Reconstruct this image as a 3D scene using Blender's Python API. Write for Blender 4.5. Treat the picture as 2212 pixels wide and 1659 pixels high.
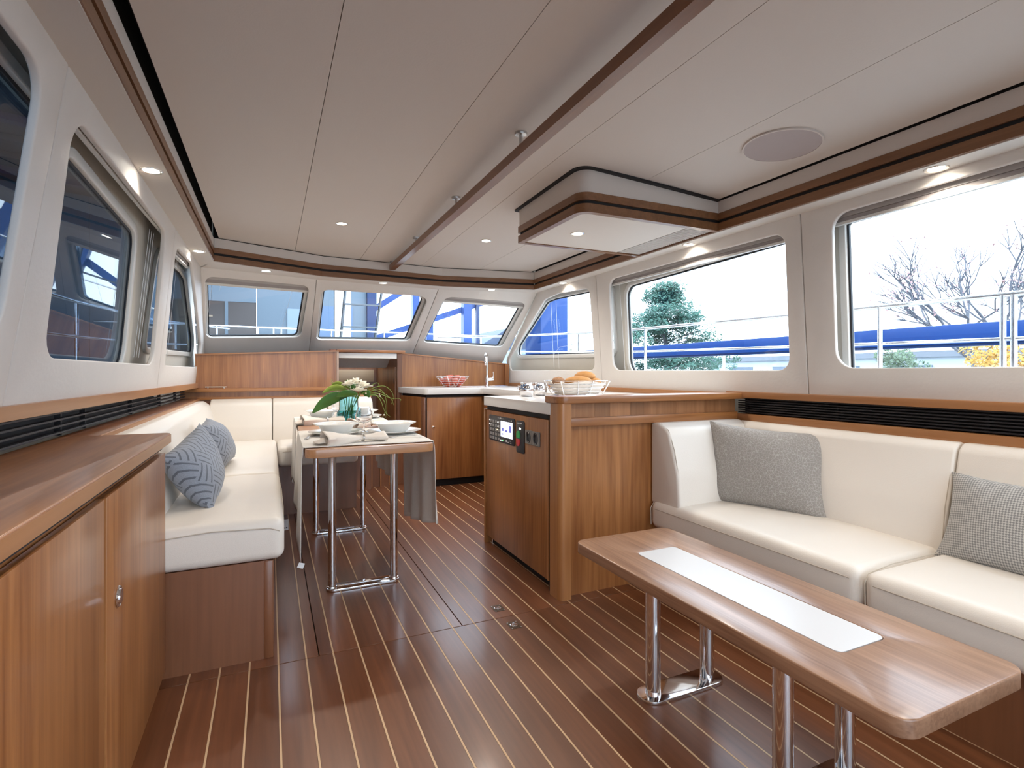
import bpy, bmesh, math, random
from mathutils import Vector, Matrix
from math import sin, cos, pi, radians
random.seed(7)
SC = bpy.context.scene
COL = SC.collection
for _o in list(bpy.data.objects):
    bpy.data.objects.remove(_o)

# ------------------------------------------------------------------ camera, sky, exposure
YAW = math.atan2(1106 - 583, 1142.0)
cam_d = bpy.data.cameras.new('camera')
cam_d.sensor_width = 36.0
cam_d.lens = 1142.0 / 2212 * 36.0
cam_d.shift_y = -24.5 / 2212
cam_d.clip_start = 0.03
cam_d.clip_end = 300
cam = bpy.data.objects.new('camera', cam_d)
COL.objects.link(cam)
cam.location = (0, 0, 1.12)
cam.rotation_euler = (pi / 2, 0, -YAW)
SC.camera = cam

world = bpy.data.worlds.new('overcast_sky')
SC.world = world
world.use_nodes = True
wn = world.node_tree.nodes
wn['Background'].inputs['Color'].default_value = (0.72, 0.86, 1.0, 1)
wn['Background'].inputs['Strength'].default_value = 4.8

SC.view_settings.view_transform = 'Standard'
SC.view_settings.look = 'None'
SC.view_settings.gamma = 1
SC.view_settings.use_curve_mapping = False
SC.view_settings.exposure = 0.54
LAMP = 1.15          # scale on every downlight

# ------------------------------------------------------------------ helpers
def wm(o):
    if o is None:
        return Matrix.Identity(4)
    m = o.matrix_basis.copy()
    if o.parent:
        m = wm(o.parent) @ o.matrix_parent_inverse @ m
    return m

def put(o, parent, world=True):
    COL.objects.link(o)
    if parent is not None:
        o.parent = parent
        if world:
            o.matrix_parent_inverse = wm(parent).inverted()
    return o

def tag(o, label, cat, group=None, kind=None):
    o['label'] = label
    if cat:
        o['category'] = cat
    if group:
        o['group'] = group
    if kind:
        o['kind'] = kind
    return o

def thing(name, label, cat, loc=(0, 0, 0), rz=0.0, group=None):
    o = bpy.data.objects.new(name, None)
    o.empty_display_size = 0.05
    o.location = loc
    o.rotation_euler = (0, 0, rz)
    COL.objects.link(o)
    return tag(o, label, cat, group)

def struct(name, label=None, loc=(0, 0, 0)):
    o = bpy.data.objects.new(name, None)
    o.empty_display_size = 0.05
    o.location = loc
    COL.objects.link(o)
    o['kind'] = 'structure'
    if label:
        o['label'] = label
    return o

def clone(src, parent=None, loc=None, rz=None):
    c = src.copy()
    COL.objects.link(c)
    if parent is not None:
        c.parent = parent
    if loc is not None:
        c.location = loc
    if rz is not None:
        c.rotation_euler = (0, 0, rz)
    for ch in [k for k in bpy.data.objects if k.parent == src]:
        clone(ch, c)
    return c

class B:
    """collects shapes into one mesh"""
    def __init__(s):
        s.bm = bmesh.new()
    def add(s, tmp, M=None):
        if M is not None:
            bmesh.ops.transform(tmp, matrix=M, verts=tmp.verts)
        me = bpy.data.meshes.new('tmp')
        tmp.to_mesh(me)
        tmp.free()
        s.bm.from_mesh(me)
        bpy.data.meshes.remove(me)
        return s
    def box(s, x0, x1, y0, y1, z0, z1, bev=0.0, seg=2, M=None):
        t = bmesh.new()
        bmesh.ops.create_cube(t, size=1)
        for v in t.verts:
            v.co = Vector((x0 + (x1 - x0) * (v.co.x + .5), y0 + (y1 - y0) * (v.co.y + .5), z0 + (z1 - z0) * (v.co.z + .5)))
        if bev > 0:
            bmesh.ops.bevel(t, geom=list(t.edges), offset=bev, segments=seg, affect='EDGES', profile=.5)
        return s.add(t, M)
    def prism(s, poly, axis, lo, hi, bev=0.0, seg=2, M=None):
        t = bmesh.new()
        def mk(p, w):
            return (w, p[0], p[1]) if axis == 'x' else (p[0], w, p[1]) if axis == 'y' else (p[0], p[1], w)
        a = [t.verts.new(mk(p, lo)) for p in poly]
        b = [t.verts.new(mk(p, hi)) for p in poly]
        n = len(poly)
        t.faces.new(a)
        t.faces.new(b[::-1])
        for i in range(n):
            t.faces.new((a[i], b[i], b[(i + 1) % n], a[(i + 1) % n]))
        bmesh.ops.recalc_face_normals(t, faces=t.faces)
        if bev > 0:
            ed = [e for e in t.edges if len(e.link_faces) == 2 and e.calc_face_angle(0) > .5]
            bmesh.ops.bevel(t, geom=ed, offset=bev, segments=seg, affect='EDGES', profile=.5)
        return s.add(t, M)
    def hexa(s, p, M=None):
        t = bmesh.new()
        v = [t.verts.new(q) for q in p]
        for f in ((0, 1, 2, 3), (7, 6, 5, 4), (0, 4, 5, 1), (1, 5, 6, 2), (2, 6, 7, 3), (3, 7, 4, 0)):
            t.faces.new([v[i] for i in f])
        bmesh.ops.recalc_face_normals(t, faces=t.faces)
        return s.add(t, M)
    def tube(s, pts, r, n=10, closed=False, taper=None):
        pts = [Vector(p) for p in pts]
        m = len(pts)
        t = bmesh.new()
        rings = []
        up = None
        for i, p in enumerate(pts):
            if closed:
                d = pts[(i + 1) % m] - pts[i - 1]
            else:
                d = pts[min(i + 1, m - 1)] - pts[max(i - 1, 0)]
            d.normalize()
            if up is None:
                up = Vector((0, 0, 1)) if abs(d.z) < .9 else Vector((1, 0, 0))
            a = d.cross(up)
            if a.length < 1e-6:
                a = d.orthogonal()
            a.normalize()
            b = a.cross(d).normalized()
            up = b
            rr = r if taper is None else r * taper[i]
            rings.append([t.verts.new(p + (a * cos(2 * pi * k / n) + b * sin(2 * pi * k / n)) * rr) for k in range(n)])
        for i in range(m if closed else m - 1):
            A, Bq = rings[i], rings[(i + 1) % m]
            for k in range(n):
                t.faces.new((A[k], A[(k + 1) % n], Bq[(k + 1) % n], Bq[k]))
        if not closed:
            t.faces.new(rings[0][::-1])
            t.faces.new(rings[-1])
        bmesh.ops.recalc_face_normals(t, faces=t.faces)
        return s.add(t)
    def lathe(s, prof, c=(0, 0, 0), n=28, M=None, closed=False):
        t = bmesh.new()
        rows = []
        for r, z in prof:
            if r < 1e-6:
                rows.append([t.verts.new((c[0], c[1], c[2] + z))])
            else:
                rows.append([t.verts.new((c[0] + r * cos(2 * pi * k / n), c[1] + r * sin(2 * pi * k / n), c[2] + z)) for k in range(n)])
        pairs = list(zip(rows, rows[1:])) + ([(rows[-1], rows[0])] if closed else [])
        for A, Bq in pairs:
            for k in range(n):
                a, b, cc, d = A[k % len(A)], A[(k + 1) % len(A)], Bq[(k + 1) % len(Bq)], Bq[k % len(Bq)]
                q = []
                for v in (a, b, cc, d):
                    if v not in q:
                        q.append(v)
                if len(q) > 2:
                    t.faces.new(q)
        if not closed:
            for R_ in (rows[0], rows[-1]):
                if len(R_) > 2:
                    t.faces.new(R_)
        bmesh.ops.recalc_face_normals(t, faces=t.faces)
        return s.add(t, M)
    def ball(s, c, r, sc=(1, 1, 1), sub=2, jit=0.0, M=None):
        t = bmesh.new()
        bmesh.ops.create_icosphere(t, subdivisions=sub, radius=1)
        for v in t.verts:
            k = r * (1 + random.uniform(-jit, jit))
            v.co = Vector((c[0] + v.co.x * k * sc[0], c[1] + v.co.y * k * sc[1], c[2] + v.co.z * k * sc[2]))
        return s.add(t, M)
    def sheet(s, f, nu, nv, M=None):
        t = bmesh.new()
        g = [[t.verts.new(f(i / nu, j / nv)) for j in range(nv + 1)] for i in range(nu + 1)]
        for i in range(nu):
            for j in range(nv):
                t.faces.new((g[i][j], g[i + 1][j], g[i + 1][j + 1], g[i][j + 1]))
        return s.add(t, M)
    def make(s, name, mat, parent=None, smooth=40, world=True, mods=None):
        me = bpy.data.meshes.new(name)
        s.bm.to_mesh(me)
        s.bm.free()
        if smooth:
            me.polygons.foreach_set('use_smooth', [True] * len(me.polygons))
            me.set_sharp_from_angle(angle=radians(smooth))
        me.materials.append(mat)
        o = bpy.data.objects.new(name, me)
        put(o, parent, world)
        if mods:
            mods(o)
        return o

def solid(t):
    def f(o):
        m = o.modifiers.new('thick', 'SOLIDIFY')
        m.thickness = t
        m.offset = 0
    return f

def rpoly(pts, r, seg=6):
    """rounded polygon; r one radius or one per corner"""
    n = len(pts)
    rs = r if isinstance(r, (list, tuple)) else [r] * n
    out = []
    for i in range(n):
        p, a, b = Vector(pts[i]), Vector(pts[i - 1]), Vector(pts[(i + 1) % n])
        d1, d2 = (a - p), (b - p)
        l1, l2 = d1.length, d2.length
        d1.normalize(); d2.normalize()
        ang = math.acos(max(-1, min(1, d1.dot(d2))))
        if rs[i] <= 0 or ang > 3.1:
            out.append(tuple(p)); continue
        tl = min(rs[i] / math.tan(ang / 2), l1 * .48, l2 * .48)
        rr = tl * math.tan(ang / 2)
        c = p + (d1 + d2).normalized() * (rr / sin(ang / 2))
        s0, s1 = p + d1 * tl - c, p + d2 * tl - c
        tot = pi - ang
        sg = 1 if s0.cross(s1) > 0 else -1
        for k in range(seg + 1):
            t = sg * tot * k / seg
            out.append((c.x + s0.x * cos(t) - s0.y * sin(t), c.y + s0.x * sin(t) + s0.y * cos(t)))
    return out

def area2(p):
    return sum(p[i - 1][0] * p[i][1] - p[i][0] * p[i - 1][1] for i in range(len(p)))

def inset(pts, d):
    """offset a polygon inwards by d (negative = outwards)"""
    if area2(pts) < 0:
        pts = pts[::-1]
    n = len(pts)
    out = []
    for i in range(n):
        a, p, b = Vector(pts[i - 1]), Vector(pts[i]), Vector(pts[(i + 1) % n])
        e1, e2 = (p - a).normalized(), (b - p).normalized()
        n1, n2 = Vector((-e1.y, e1.x)), Vector((-e2.y, e2.x))
        m = (n1 + n2)
        k = max(.3, 1 + n1.dot(n2))
        out.append(tuple(p + m * (d / k)))
    return out

def holed(name, outer, holes, depth, mat, parent, mapf, bev=0.0, smooth=40, kind=None):
    """flat plate with holes; mapf(u, v, w) places it, w from 0 to depth"""
    if not holes and not bev:
        b = B().prism(outer, 'z', 0, depth)
        for v in b.bm.verts:
            v.co = Vector(mapf(*v.co))
        bmesh.ops.recalc_face_normals(b.bm, faces=b.bm.faces)
        return b.make(name, mat, parent, smooth)
    cu = bpy.data.curves.new('tmp', 'CURVE')
    cu.dimensions = '2D'
    cu.fill_mode = 'BOTH'
    cu.extrude = max(1e-4, depth / 2 - bev)
    cu.bevel_depth = bev
    cu.bevel_resolution = 2
    for k, pl in enumerate([outer] + list(holes)):
        ccw = area2(pl) > 0
        if (k == 0) != ccw:
            pl = pl[::-1]
        if bev:
            pl = inset(pl, bev if k == 0 else -bev)
            if (k == 0) != (area2(pl) > 0):
                pl = pl[::-1]
        sp = cu.splines.new('POLY')
        sp.points.add(len(pl) - 1)
        for q, p in zip(sp.points, pl):
            q.co = (p[0], p[1], 0, 1)
        sp.use_cyclic_u = True
    ob = bpy.data.objects.new('tmp', cu)
    me = bpy.data.meshes.new_from_object(ob)
    bpy.data.objects.remove(ob)
    bpy.data.curves.remove(cu)
    me.name = name
    bm = bmesh.new()
    bm.from_mesh(me)
    bmesh.ops.remove_doubles(bm, verts=bm.verts, dist=1e-5)
    for v in bm.verts:
        v.co = Vector(mapf(v.co.x, v.co.y, v.co.z + depth / 2))
    bmesh.ops.recalc_face_normals(bm, faces=bm.faces)
    bm.to_mesh(me)
    bm.free()
    me.materials.clear()
    me.materials.append(mat)
    me.polygons.foreach_set('use_smooth', [True] * len(me.polygons))
    me.set_sharp_from_angle(angle=radians(smooth))
    o = bpy.data.objects.new(name, me)
    put(o, parent)
    if kind:
        o['kind'] = kind
    return o

# ------------------------------------------------------------------ materials
def base_mat(name):
    m = bpy.data.materials.new(name)
    m.use_nodes = True
    return m, m.node_tree, m.node_tree.nodes['Principled BSDF']

def plain(name, col, rough=.5, metal=0.0, bump=0.0, bscale=200.0, vary=0.0, vscale=4.0, spec=.5, coat=0.0, trans=0.0, ior=1.45, sheen=0.0):
    m, nt, p = base_mat(name)
    N, L = nt.nodes, nt.links
    p.inputs['Base Color'].default_value = (*col, 1)
    p.inputs['Roughness'].default_value = rough
    p.inputs['Metallic'].default_value = metal
    p.inputs['Specular IOR Level'].default_value = spec
    p.inputs['Coat Weight'].default_value = coat
    p.inputs['Coat Roughness'].default_value = .12
    p.inputs['Transmission Weight'].default_value = trans
    p.inputs['IOR'].default_value = ior
    p.inputs['Sheen Weight'].default_value = sheen
    tc = N.new('ShaderNodeTexCoord')
    if vary > 0:
        nz = N.new('ShaderNodeTexNoise')
        nz.inputs['Scale'].default_value = vscale
        nz.inputs['Detail'].default_value = 4
        L.new(tc.outputs['Object'], nz.inputs['Vector'])
        mx = N.new('ShaderNodeMix')
        mx.data_type = 'RGBA'
        mx.inputs['A'].default_value = (*[max(0, c * (1 - vary)) for c in col], 1)
        mx.inputs['B'].default_value = (*[min(1, c * (1 + vary)) for c in col], 1)
        L.new(nz.outputs['Fac'], mx.inputs['Factor'])
        L.new(mx.outputs['Result'], p.inputs['Base Color'])
    if bump > 0:
        nb = N.new('ShaderNodeTexNoise')
        nb.inputs['Scale'].default_value = bscale
        nb.inputs['Detail'].default_value = 3
        L.new(tc.outputs['Object'], nb.inputs['Vector'])
        bp = N.new('ShaderNodeBump')
        bp.inputs['Strength'].default_value = bump
        bp.inputs['Distance'].default_value = .002
        L.new(nb.outputs['Fac'], bp.inputs['Height'])
        L.new(bp.outputs['Normal'], p.inputs['Normal'])
    return m

def wood(name, dark, light, axis='z', rough=.34, fine=70, spread=.25, coat=.15, per_object=0.0, contrast=1.0):
    m, nt, p = base_mat(name)
    N, L = nt.nodes, nt.links
    tc = N.new('ShaderNodeTexCoord')
    vec = tc.outputs['Object']
    if per_object:
        oi = N.new('ShaderNodeObjectInfo')
        vm = N.new('ShaderNodeVectorMath')
        vm.operation = 'ADD'
        sc = N.new('ShaderNodeVectorMath')
        sc.operation = 'SCALE'
        sc.inputs['Scale'].default_value = 9.0
        cb = N.new('ShaderNodeCombineXYZ')
        for k in ('X', 'Y', 'Z'):
            L.new(oi.outputs['Random'], cb.inputs[k])
        L.new(cb.outputs[0], sc.inputs[0])
        L.new(vec, vm.inputs[0])
        L.new(sc.outputs[0], vm.inputs[1])
        vec = vm.outputs[0]
    def stretched(a, b, detail, dist):
        mp = N.new('ShaderNodeMapping')
        s = {'x': (b, a, a), 'y': (a, b, a), 'z': (a, a, b)}[axis]
        mp.inputs['Scale'].default_value = s
        L.new(vec, mp.inputs['Vector'])
        nz = N.new('ShaderNodeTexNoise')
        nz.inputs['Scale'].default_value = 1
        nz.inputs['Detail'].default_value = detail
        nz.inputs['Distortion'].default_value = dist
        L.new(mp.outputs[0], nz.inputs['Vector'])
        return nz.outputs['Fac']
    a = stretched(fine, fine * .035, 5, .4)
    b = stretched(9, .8, 4, 1.6)
    w1 = N.new('ShaderNodeMath'); w1.operation = 'MULTIPLY'; w1.inputs[1].default_value = .45
    w2 = N.new('ShaderNodeMath'); w2.operation = 'MULTIPLY_ADD'; w2.inputs[1].default_value = .55
    L.new(a, w1.inputs[0]); L.new(b, w2.inputs[0]); L.new(w1.outputs[0], w2.inputs[2])
    cr = N.new('ShaderNodeValToRGB')
    cr.color_ramp.elements[0].position = .5 - spread / contrast
    cr.color_ramp.elements[1].position = .5 + spread / contrast
    cr.color_ramp.elements[0].color = (*dark, 1)
    cr.color_ramp.elements[1].color = (*light, 1)
    L.new(w2.outputs[0], cr.inputs[0])
    colour = cr.outputs['Color']
    if per_object:
        hs = N.new('ShaderNodeHueSaturation')
        mr = N.new('ShaderNodeMapRange')
        mr.inputs['To Min'].default_value = 1 - per_object
        mr.inputs['To Max'].default_value = 1 + per_object
        L.new(oi.outputs['Random'], mr.inputs['Value'])
        L.new(mr.outputs[0], hs.inputs['Value'])
        L.new(colour, hs.inputs['Color'])
        colour = hs.outputs['Color']
    L.new(colour, p.inputs['Base Color'])
    p.inputs['Roughness'].default_value = rough
    p.inputs['Coat Weight'].default_value = coat
    p.inputs['Coat Roughness'].default_value = .15
    bp = N.new('ShaderNodeBump')
    bp.inputs['Strength'].default_value = .12
    bp.inputs['Distance'].default_value = .001
    L.new(a, bp.inputs['Height'])
    L.new(bp.outputs['Normal'], p.inputs['Normal'])
    return m

def glow(name, col, strength):
    m = bpy.data.materials.new(name)
    m.use_nodes = True
    nt = m.node_tree
    nt.nodes.remove(nt.nodes['Principled BSDF'])
    e = nt.nodes.new('ShaderNodeEmission')
    e.inputs['Color'].default_value = (*col, 1)
    e.inputs['Strength'].default_value = strength
    nt.links.new(e.outputs[0], nt.nodes['Material Output'].inputs['Surface'])
    return m

def pane_mat(name, tint, refl):
    m = bpy.data.materials.new(name)
    m.use_nodes = True
    nt = m.node_tree
    nt.nodes.remove(nt.nodes['Principled BSDF'])
    N, L = nt.nodes, nt.links
    t = N.new('ShaderNodeBsdfTransparent')
    t.inputs['Color'].default_value = (*tint, 1)
    g = N.new('ShaderNodeBsdfGlossy')
    g.inputs['Roughness'].default_value = .01
    mx = N.new('ShaderNodeMixShader')
    lw = N.new('ShaderNodeLayerWeight')
    lw.inputs['Blend'].default_value = .5
    pw = N.new('ShaderNodeMath'); pw.operation = 'POWER'; pw.inputs[1].default_value = 4.0
    ml = N.new('ShaderNodeMath'); ml.operation = 'MULTIPLY_ADD'; ml.inputs[1].default_value = refl; ml.inputs[2].default_value = .03
    L.new(lw.outputs['Facing'], pw.inputs[0])
    L.new(pw.outputs[0], ml.inputs[0])
    L.new(ml.outputs[0], mx.inputs[0])
    L.new(t.outputs[0], mx.inputs[1])
    L.new(g.outputs[0], mx.inputs[2])
    L.new(mx.outputs[0], N['Material Output'].inputs['Surface'])
    return m

def weave_mat(name, kind, ca, cb, scale):
    """pillow fabrics drawn in the cushion's own x-y plane"""
    m, nt, p = base_mat(name)
    N, L = nt.nodes, nt.links
    tc = N.new('ShaderNodeTexCoord')
    mp = N.new('ShaderNodeMapping')
    L.new(tc.outputs['Object'], mp.inputs['Vector'])
    mp.inputs['Rotation'].default_value = (0, 0, radians(45 if kind == 'basket' else 0))
    sp = N.new('ShaderNodeSeparateXYZ')
    L.new(mp.outputs[0], sp.inputs[0])
    def math_(op, a, b=None):
        n = N.new('ShaderNodeMath'); n.operation = op
        for i, q in enumerate((a, b)):
            if q is None:
                continue
            if isinstance(q, (int, float)):
                n.inputs[i].default_value = q
            else:
                L.new(q, n.inputs[i])
        return n.outputs[0]
    if kind == 'basket':
        X = math_('MULTIPLY', sp.outputs[0], scale); Y = math_('MULTIPLY', sp.outputs[1], scale)
        par = math_('MODULO', math_('ABSOLUTE', math_('ADD', math_('FLOOR', X), math_('FLOOR', Y))), 2.0)
        def lines(v):
            fr = math_('FRACT', math_('MULTIPLY', v, 3.0))
            return math_('LESS_THAN', math_('ABSOLUTE', math_('SUBTRACT', fr, .5)), .13)
        la, lb = lines(X), lines(Y)
        mixm = N.new('ShaderNodeMix'); mixm.data_type = 'FLOAT'
        L.new(par, mixm.inputs[0]); L.new(la, mixm.inputs[2]); L.new(lb, mixm.inputs[3])
        fac = mixm.outputs[0]
    elif kind == 'check':
        ch = N.new('ShaderNodeTexChecker')
        ch.inputs['Scale'].default_value = scale
        mp.inputs['Rotation'].default_value = (0, 0, radians(40))
        mp.inputs['Location'].default_value = (0, 0, .333)
        L.new(mp.outputs[0], ch.inputs['Vector'])
        # keep the check flat: use x,y only
        cbn = N.new('ShaderNodeCombineXYZ')
        L.new(sp.outputs[0], cbn.inputs[0]); L.new(sp.outputs[1], cbn.inputs[1])
        cbn.inputs[2].default_value = .0013
        L.new(cbn.outputs[0], ch.inputs['Vector'])
        fac = ch.outputs['Fac']
    else:
        vo = N.new('ShaderNodeTexVoronoi')
        vo.feature = 'DISTANCE_TO_EDGE'
        vo.inputs['Scale'].default_value = scale
        L.new(tc.outputs['Object'], vo.inputs['Vector'])
        fac = math_('LESS_THAN', vo.outputs['Distance'], .045)
    nz = N.new('ShaderNodeTexNoise')
    nz.inputs['Scale'].default_value = 420
    L.new(tc.outputs['Object'], nz.inputs['Vector'])
    mx = N.new('ShaderNodeMix'); mx.data_type = 'RGBA'
    mx.inputs['A'].default_value = (*ca, 1); mx.inputs['B'].default_value = (*cb, 1)
    L.new(fac, mx.inputs['Factor'])
    ov = N.new('ShaderNodeMix'); ov.data_type = 'RGBA'; ov.blend_type = 'OVERLAY'
    ov.inputs['Factor'].default_value = .55
    L.new(mx.outputs['Result'], ov.inputs['A']); L.new(nz.outputs['Color'], ov.inputs['B'])
    bw = N.new('ShaderNodeRGBToBW')
    L.new(nz.outputs['Color'], bw.inputs[0])
    L.new(bw.outputs[0], ov.inputs['B'])
    L.new(ov.outputs['Result'], p.inputs['Base Color'])
    p.inputs['Roughness'].default_value = .9
    p.inputs['Sheen Weight'].default_value = .2
    bp = N.new('ShaderNodeBump'); bp.inputs['Strength'].default_value = .5; bp.inputs['Distance'].default_value = .002
    L.new(fac, bp.inputs['Height'])
    bp.invert = True
    L.new(bp.outputs['Normal'], p.inputs['Normal'])
    return m

CH_D, CH_L = (.178, .058, .0155), (.435, .184, .060)
W = {ax: wood('cherry_' + ax, CH_D, CH_L, ax, contrast=1.25, coat=.22) for ax in 'xyz'}
WS = wood('cherry_stave', (.22, .088, .032), (.43, .205, .09), 'z', per_object=.22)
WE = wood('cherry_lipping', (.30, .12, .04), (.44, .20, .075), 'x', fine=45)
WEY = wood('cherry_lipping_y', (.29, .12, .042), (.42, .195, .078), 'y', fine=45)
WEZ = wood('cherry_post', (.28, .11, .036), (.46, .21, .075), 'z', fine=45)
WT = {ax: wood('dark_cherry_' + ax, (.15, .055, .022), (.24, .095, .042), ax) for ax in 'xyz'}  # dark woodwork, and the shadow tone of the dinette base
WTAB = wood('walnut_table', (.20, .098, .054), (.42, .24, .145), 'y', rough=.32, fine=110, coat=.3, contrast=1.5)
WPLANK = wood('teak_plank', (.10, .032, .012), (.215, .078, .032), 'y', rough=.36, fine=60, coat=.25, per_object=.16)
M_STRIP = plain('holly_strip', (.62, .42, .25), .45, vary=.1, vscale=20)
M_DARK = plain('black_recess', (.012, .012, .014), .7)
M_GRILLE = plain('black_grille', (.014, .013, .015), .5)
M_LINING = plain('cream_lining', (.67, .625, .58), .5, bump=.35, bscale=70, vary=.03, vscale=12)
M_CEIL = plain('ceiling_lining', (.60, .542, .498), .6, bump=.15, bscale=160)
M_SOFF = plain('soffit_lining', (.62, .575, .53), .6, bump=.12, bscale=160)
M_HULL = plain('hull_cream', (.58, .54, .47), .55)
M_FRAME = plain('window_frame_cream', (.66, .64, .60), .35)
M_GASKET = plain('rubber_gasket', (.015, .017, .022), .5)
M_PANE = pane_mat('clear_pane', (.97, .985, 1.0), .25)
M_PANEL_G = pane_mat('tinted_pane', (.46, .53, .60), .6)
M_LEATHER = plain('white_leather', (.755, .695, .625), .42, bump=.22, bscale=260, vary=.02)
M_SEAM = plain('leather_seam', (.5, .43, .35), .6)
M_COUNTER = plain('white_worktop', (.72, .70, .68), .18, vary=.015, vscale=60)
M_WHITE = plain('white_paint', (.80, .78, .75), .4)
M_CHROME = plain('chrome', (.82, .82, .84), .08, metal=1)
M_STEEL = plain('brushed_steel', (.55, .54, .53), .3, metal=1)
M_CHINA = plain('white_china', (.86, .84, .80), .16)
M_LINEN = plain('linen', (.72, .675, .61), .95, bump=.5, bscale=420, vary=.06, vscale=60, sheen=.2)
M_NAPKIN = plain('napkin_linen', (.78, .69, .60), .95, bump=.4, bscale=380, vary=.04, vscale=40, sheen=.2)
M_BLACKPL = plain('black_plastic', (.014, .015, .022), .3)
M_LENS = glow('lamp_lens', (1.0, .93, .80), 14.0)
M_LAMPRING = plain('lamp_ring', (.78, .74, .68), .2, metal=.8)
M_BLIND = plain('blind_cassette', (.40, .37, .35), .6)
M_CORD = plain('blind_cord', (.8, .8, .8), .6)

# ================================================================== STRUCTURE
# ---- floor: teak planks 10 cm wide with pale inlay strips
fl = struct('floor', 'dark teak plank floor with pale inlay strips')
B().box(-.75, 2.75, -1.75, 6.6, -.08, -.012).make('subfloor', M_DARK, fl)
plank_mesh = {}
def plank(x0, x1, y0, y1):
    key = (round(x1 - x0, 4), round(y1 - y0, 4))
    if key not in plank_mesh:
        o = B().box(0, x1 - x0, 0, y1 - y0, -.012, 0, .0008, 1).make('plank', WPLANK, None)
        plank_mesh[key] = o.data
        COL.objects.unlink(o)
        bpy.data.objects.remove(o)
    o = bpy.data.objects.new('plank', plank_mesh[key])
    put(o, fl)
    o.location = (x0, y0, 0)
strip_mesh = {}
def strip(x, y0, y1):
    key = round(y1 - y0, 4)
    if key not in strip_mesh:
        o = B().box(-.003, .003, 0, y1 - y0, -.012, .0002).make('inlay_strip', M_STRIP, None)
        strip_mesh[key] = o.data
        COL.objects.unlink(o)
        bpy.data.objects.remove(o)
    o = bpy.data.objects.new('inlay_strip', strip_mesh[key])
    put(o, fl)
    o.location = (x, y0, 0)
for y0, y1 in ((-1.6, 2.2165), (2.2205, 5.3)):
    for k in range(-5, 25):
        x0 = .03 + .1 * k
        strip(x0, y0, y1)
        cuts = [c for c in (.177, .775) if x0 + .01 < c < x0 + .09 and y0 > 0]
        xs = [x0 + .003] + [v for c in cuts for v in (c - .002, c + .002)] + [x0 + .097]
        for a, b in zip(xs[::2], xs[1::2]):
            plank(a, b, y0, y1)

# ---- wall surfaces: (along, up, outwards) -> world
def RW(y, z, w):
    return (2.55 - .069 * (z - 1) + w, y, z)
def LW(y, z, w):
    b = -.655 + .0235 * (min(max(y, 0), 5.6) - 1.8)
    return (b + (-.487 - b) * (z - 1.03) / .91 - w, y, z)
SEAMS = [((-.56, 5.56, 1.30), (-.49, 4.73, 1.94)), ((.364, 5.75, 1.35), (.373, 4.93, 1.94)),
         ((1.451, 5.80, 1.35), (1.508, 5.03, 1.94)), ((2.5, 5.69, 1.267), (2.485, 4.80, 1.94))]
def facet(k):
    bl, tl = map(Vector, SEAMS[k]); br, tr = map(Vector, SEAMS[k + 1])
    n = -((br - bl).cross(tl - bl)).normalized()
    def f(u, v, w):
        return (1 - v) * ((1 - u) * bl + u * br) + v * ((1 - u) * tl + u * tr) + n * w
    return f

nwin = [0]
def window(mapf, glass, w, label, pane=None, fr=.035, inner=None):
    """boat window: cream frame ring, rubber gasket, glass pane"""
    nwin[0] += 1
    o = struct('window_%d' % nwin[0], label, mapf(*glass[0], w))
    holed('window_frame', inset(glass, -fr), [glass], .026, M_FRAME, o, lambda u, v, d: mapf(u, v, w - .012 + d), bev=.005)
    holed('gasket', inset(glass, -.004), [inset(glass, .010)], .012, M_GASKET, o, lambda u, v, d: mapf(u, v, w + .004 + d))
    holed('pane', inset(glass, .006), [], .005, pane or M_PANE, o, lambda u, v, d: mapf(u, v, w + .008 + d))
    return o

# ---- starboard (right) wall
wr = struct('wall_right', 'cream upholstered starboard cabin wall', (2.6, 2, 0))
RH = [rpoly([(3.835, 1.14), (5.615, 1.145), (5.60, 1.285), (4.66, 1.85), (4.40, 1.872), (3.85, 1.846)], [.07, .07, .10, .16, .25, .07]),
      rpoly([(1.965, 1.133), (3.575, 1.138), (3.56, 1.872), (1.955, 1.868)], [.07, .09, .08, .07]),
      rpoly([(.30, 1.142), (1.706, 1.142), (1.694, 1.888), (.31, 1.90)], [.08, .09, .08, .08])]
RP = [[(3.742, .985), (5.66, .985), (5.69, 1.267), (4.80, 1.945), (3.742, 1.945)],
      [(1.862, .985), (3.738, .985), (3.738, 1.945), (1.862, 1.945)],
      [(-1.6, .985), (1.858, .985), (1.858, 1.945), (-1.6, 1.945)]]
for hole, pl in zip(RH, RP):
    holed('lining_panel', pl, [hole], .022, M_LINING, wr, RW, bev=.006)
G1 = rpoly([(3.66, 1.285), (5.57, 1.32), (5.50, 1.44), (4.78, 1.845), (4.60, 1.858), (3.66, 1.835)], [.05, .06, .06, .16, .2, .05])
G2 = rpoly([(1.93, 1.10), (3.47, 1.10), (3.45, 1.805), (1.93, 1.845)], [.05, .13, .09, .06])
G3 = rpoly([(.25, 1.09), (1.695, 1.09), (1.685, 1.862), (.25, 1.89)], [.06, .02, .02, .06])
holed('hull_panel', [(-1.6, .8), (5.9, .8), (5.9, 1.30), (4.9, 2.1), (-1.6, 2.1)], [G1, G2, G3], .03, M_HULL, wr, lambda y, z, w: RW(y, z, w + .10))
B().box(2.6, 2.72, -1.6, 5.9, -.1, .85).make('hull_side', M_HULL, wr)
for g, lb in ((G1, 'raked forward starboard window behind the bread basket'), (G2, 'wide starboard window above the grey sofa pillow'), (G3, 'nearest starboard window above the sofa')):
    window(RW, g, .095, lb)

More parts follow.
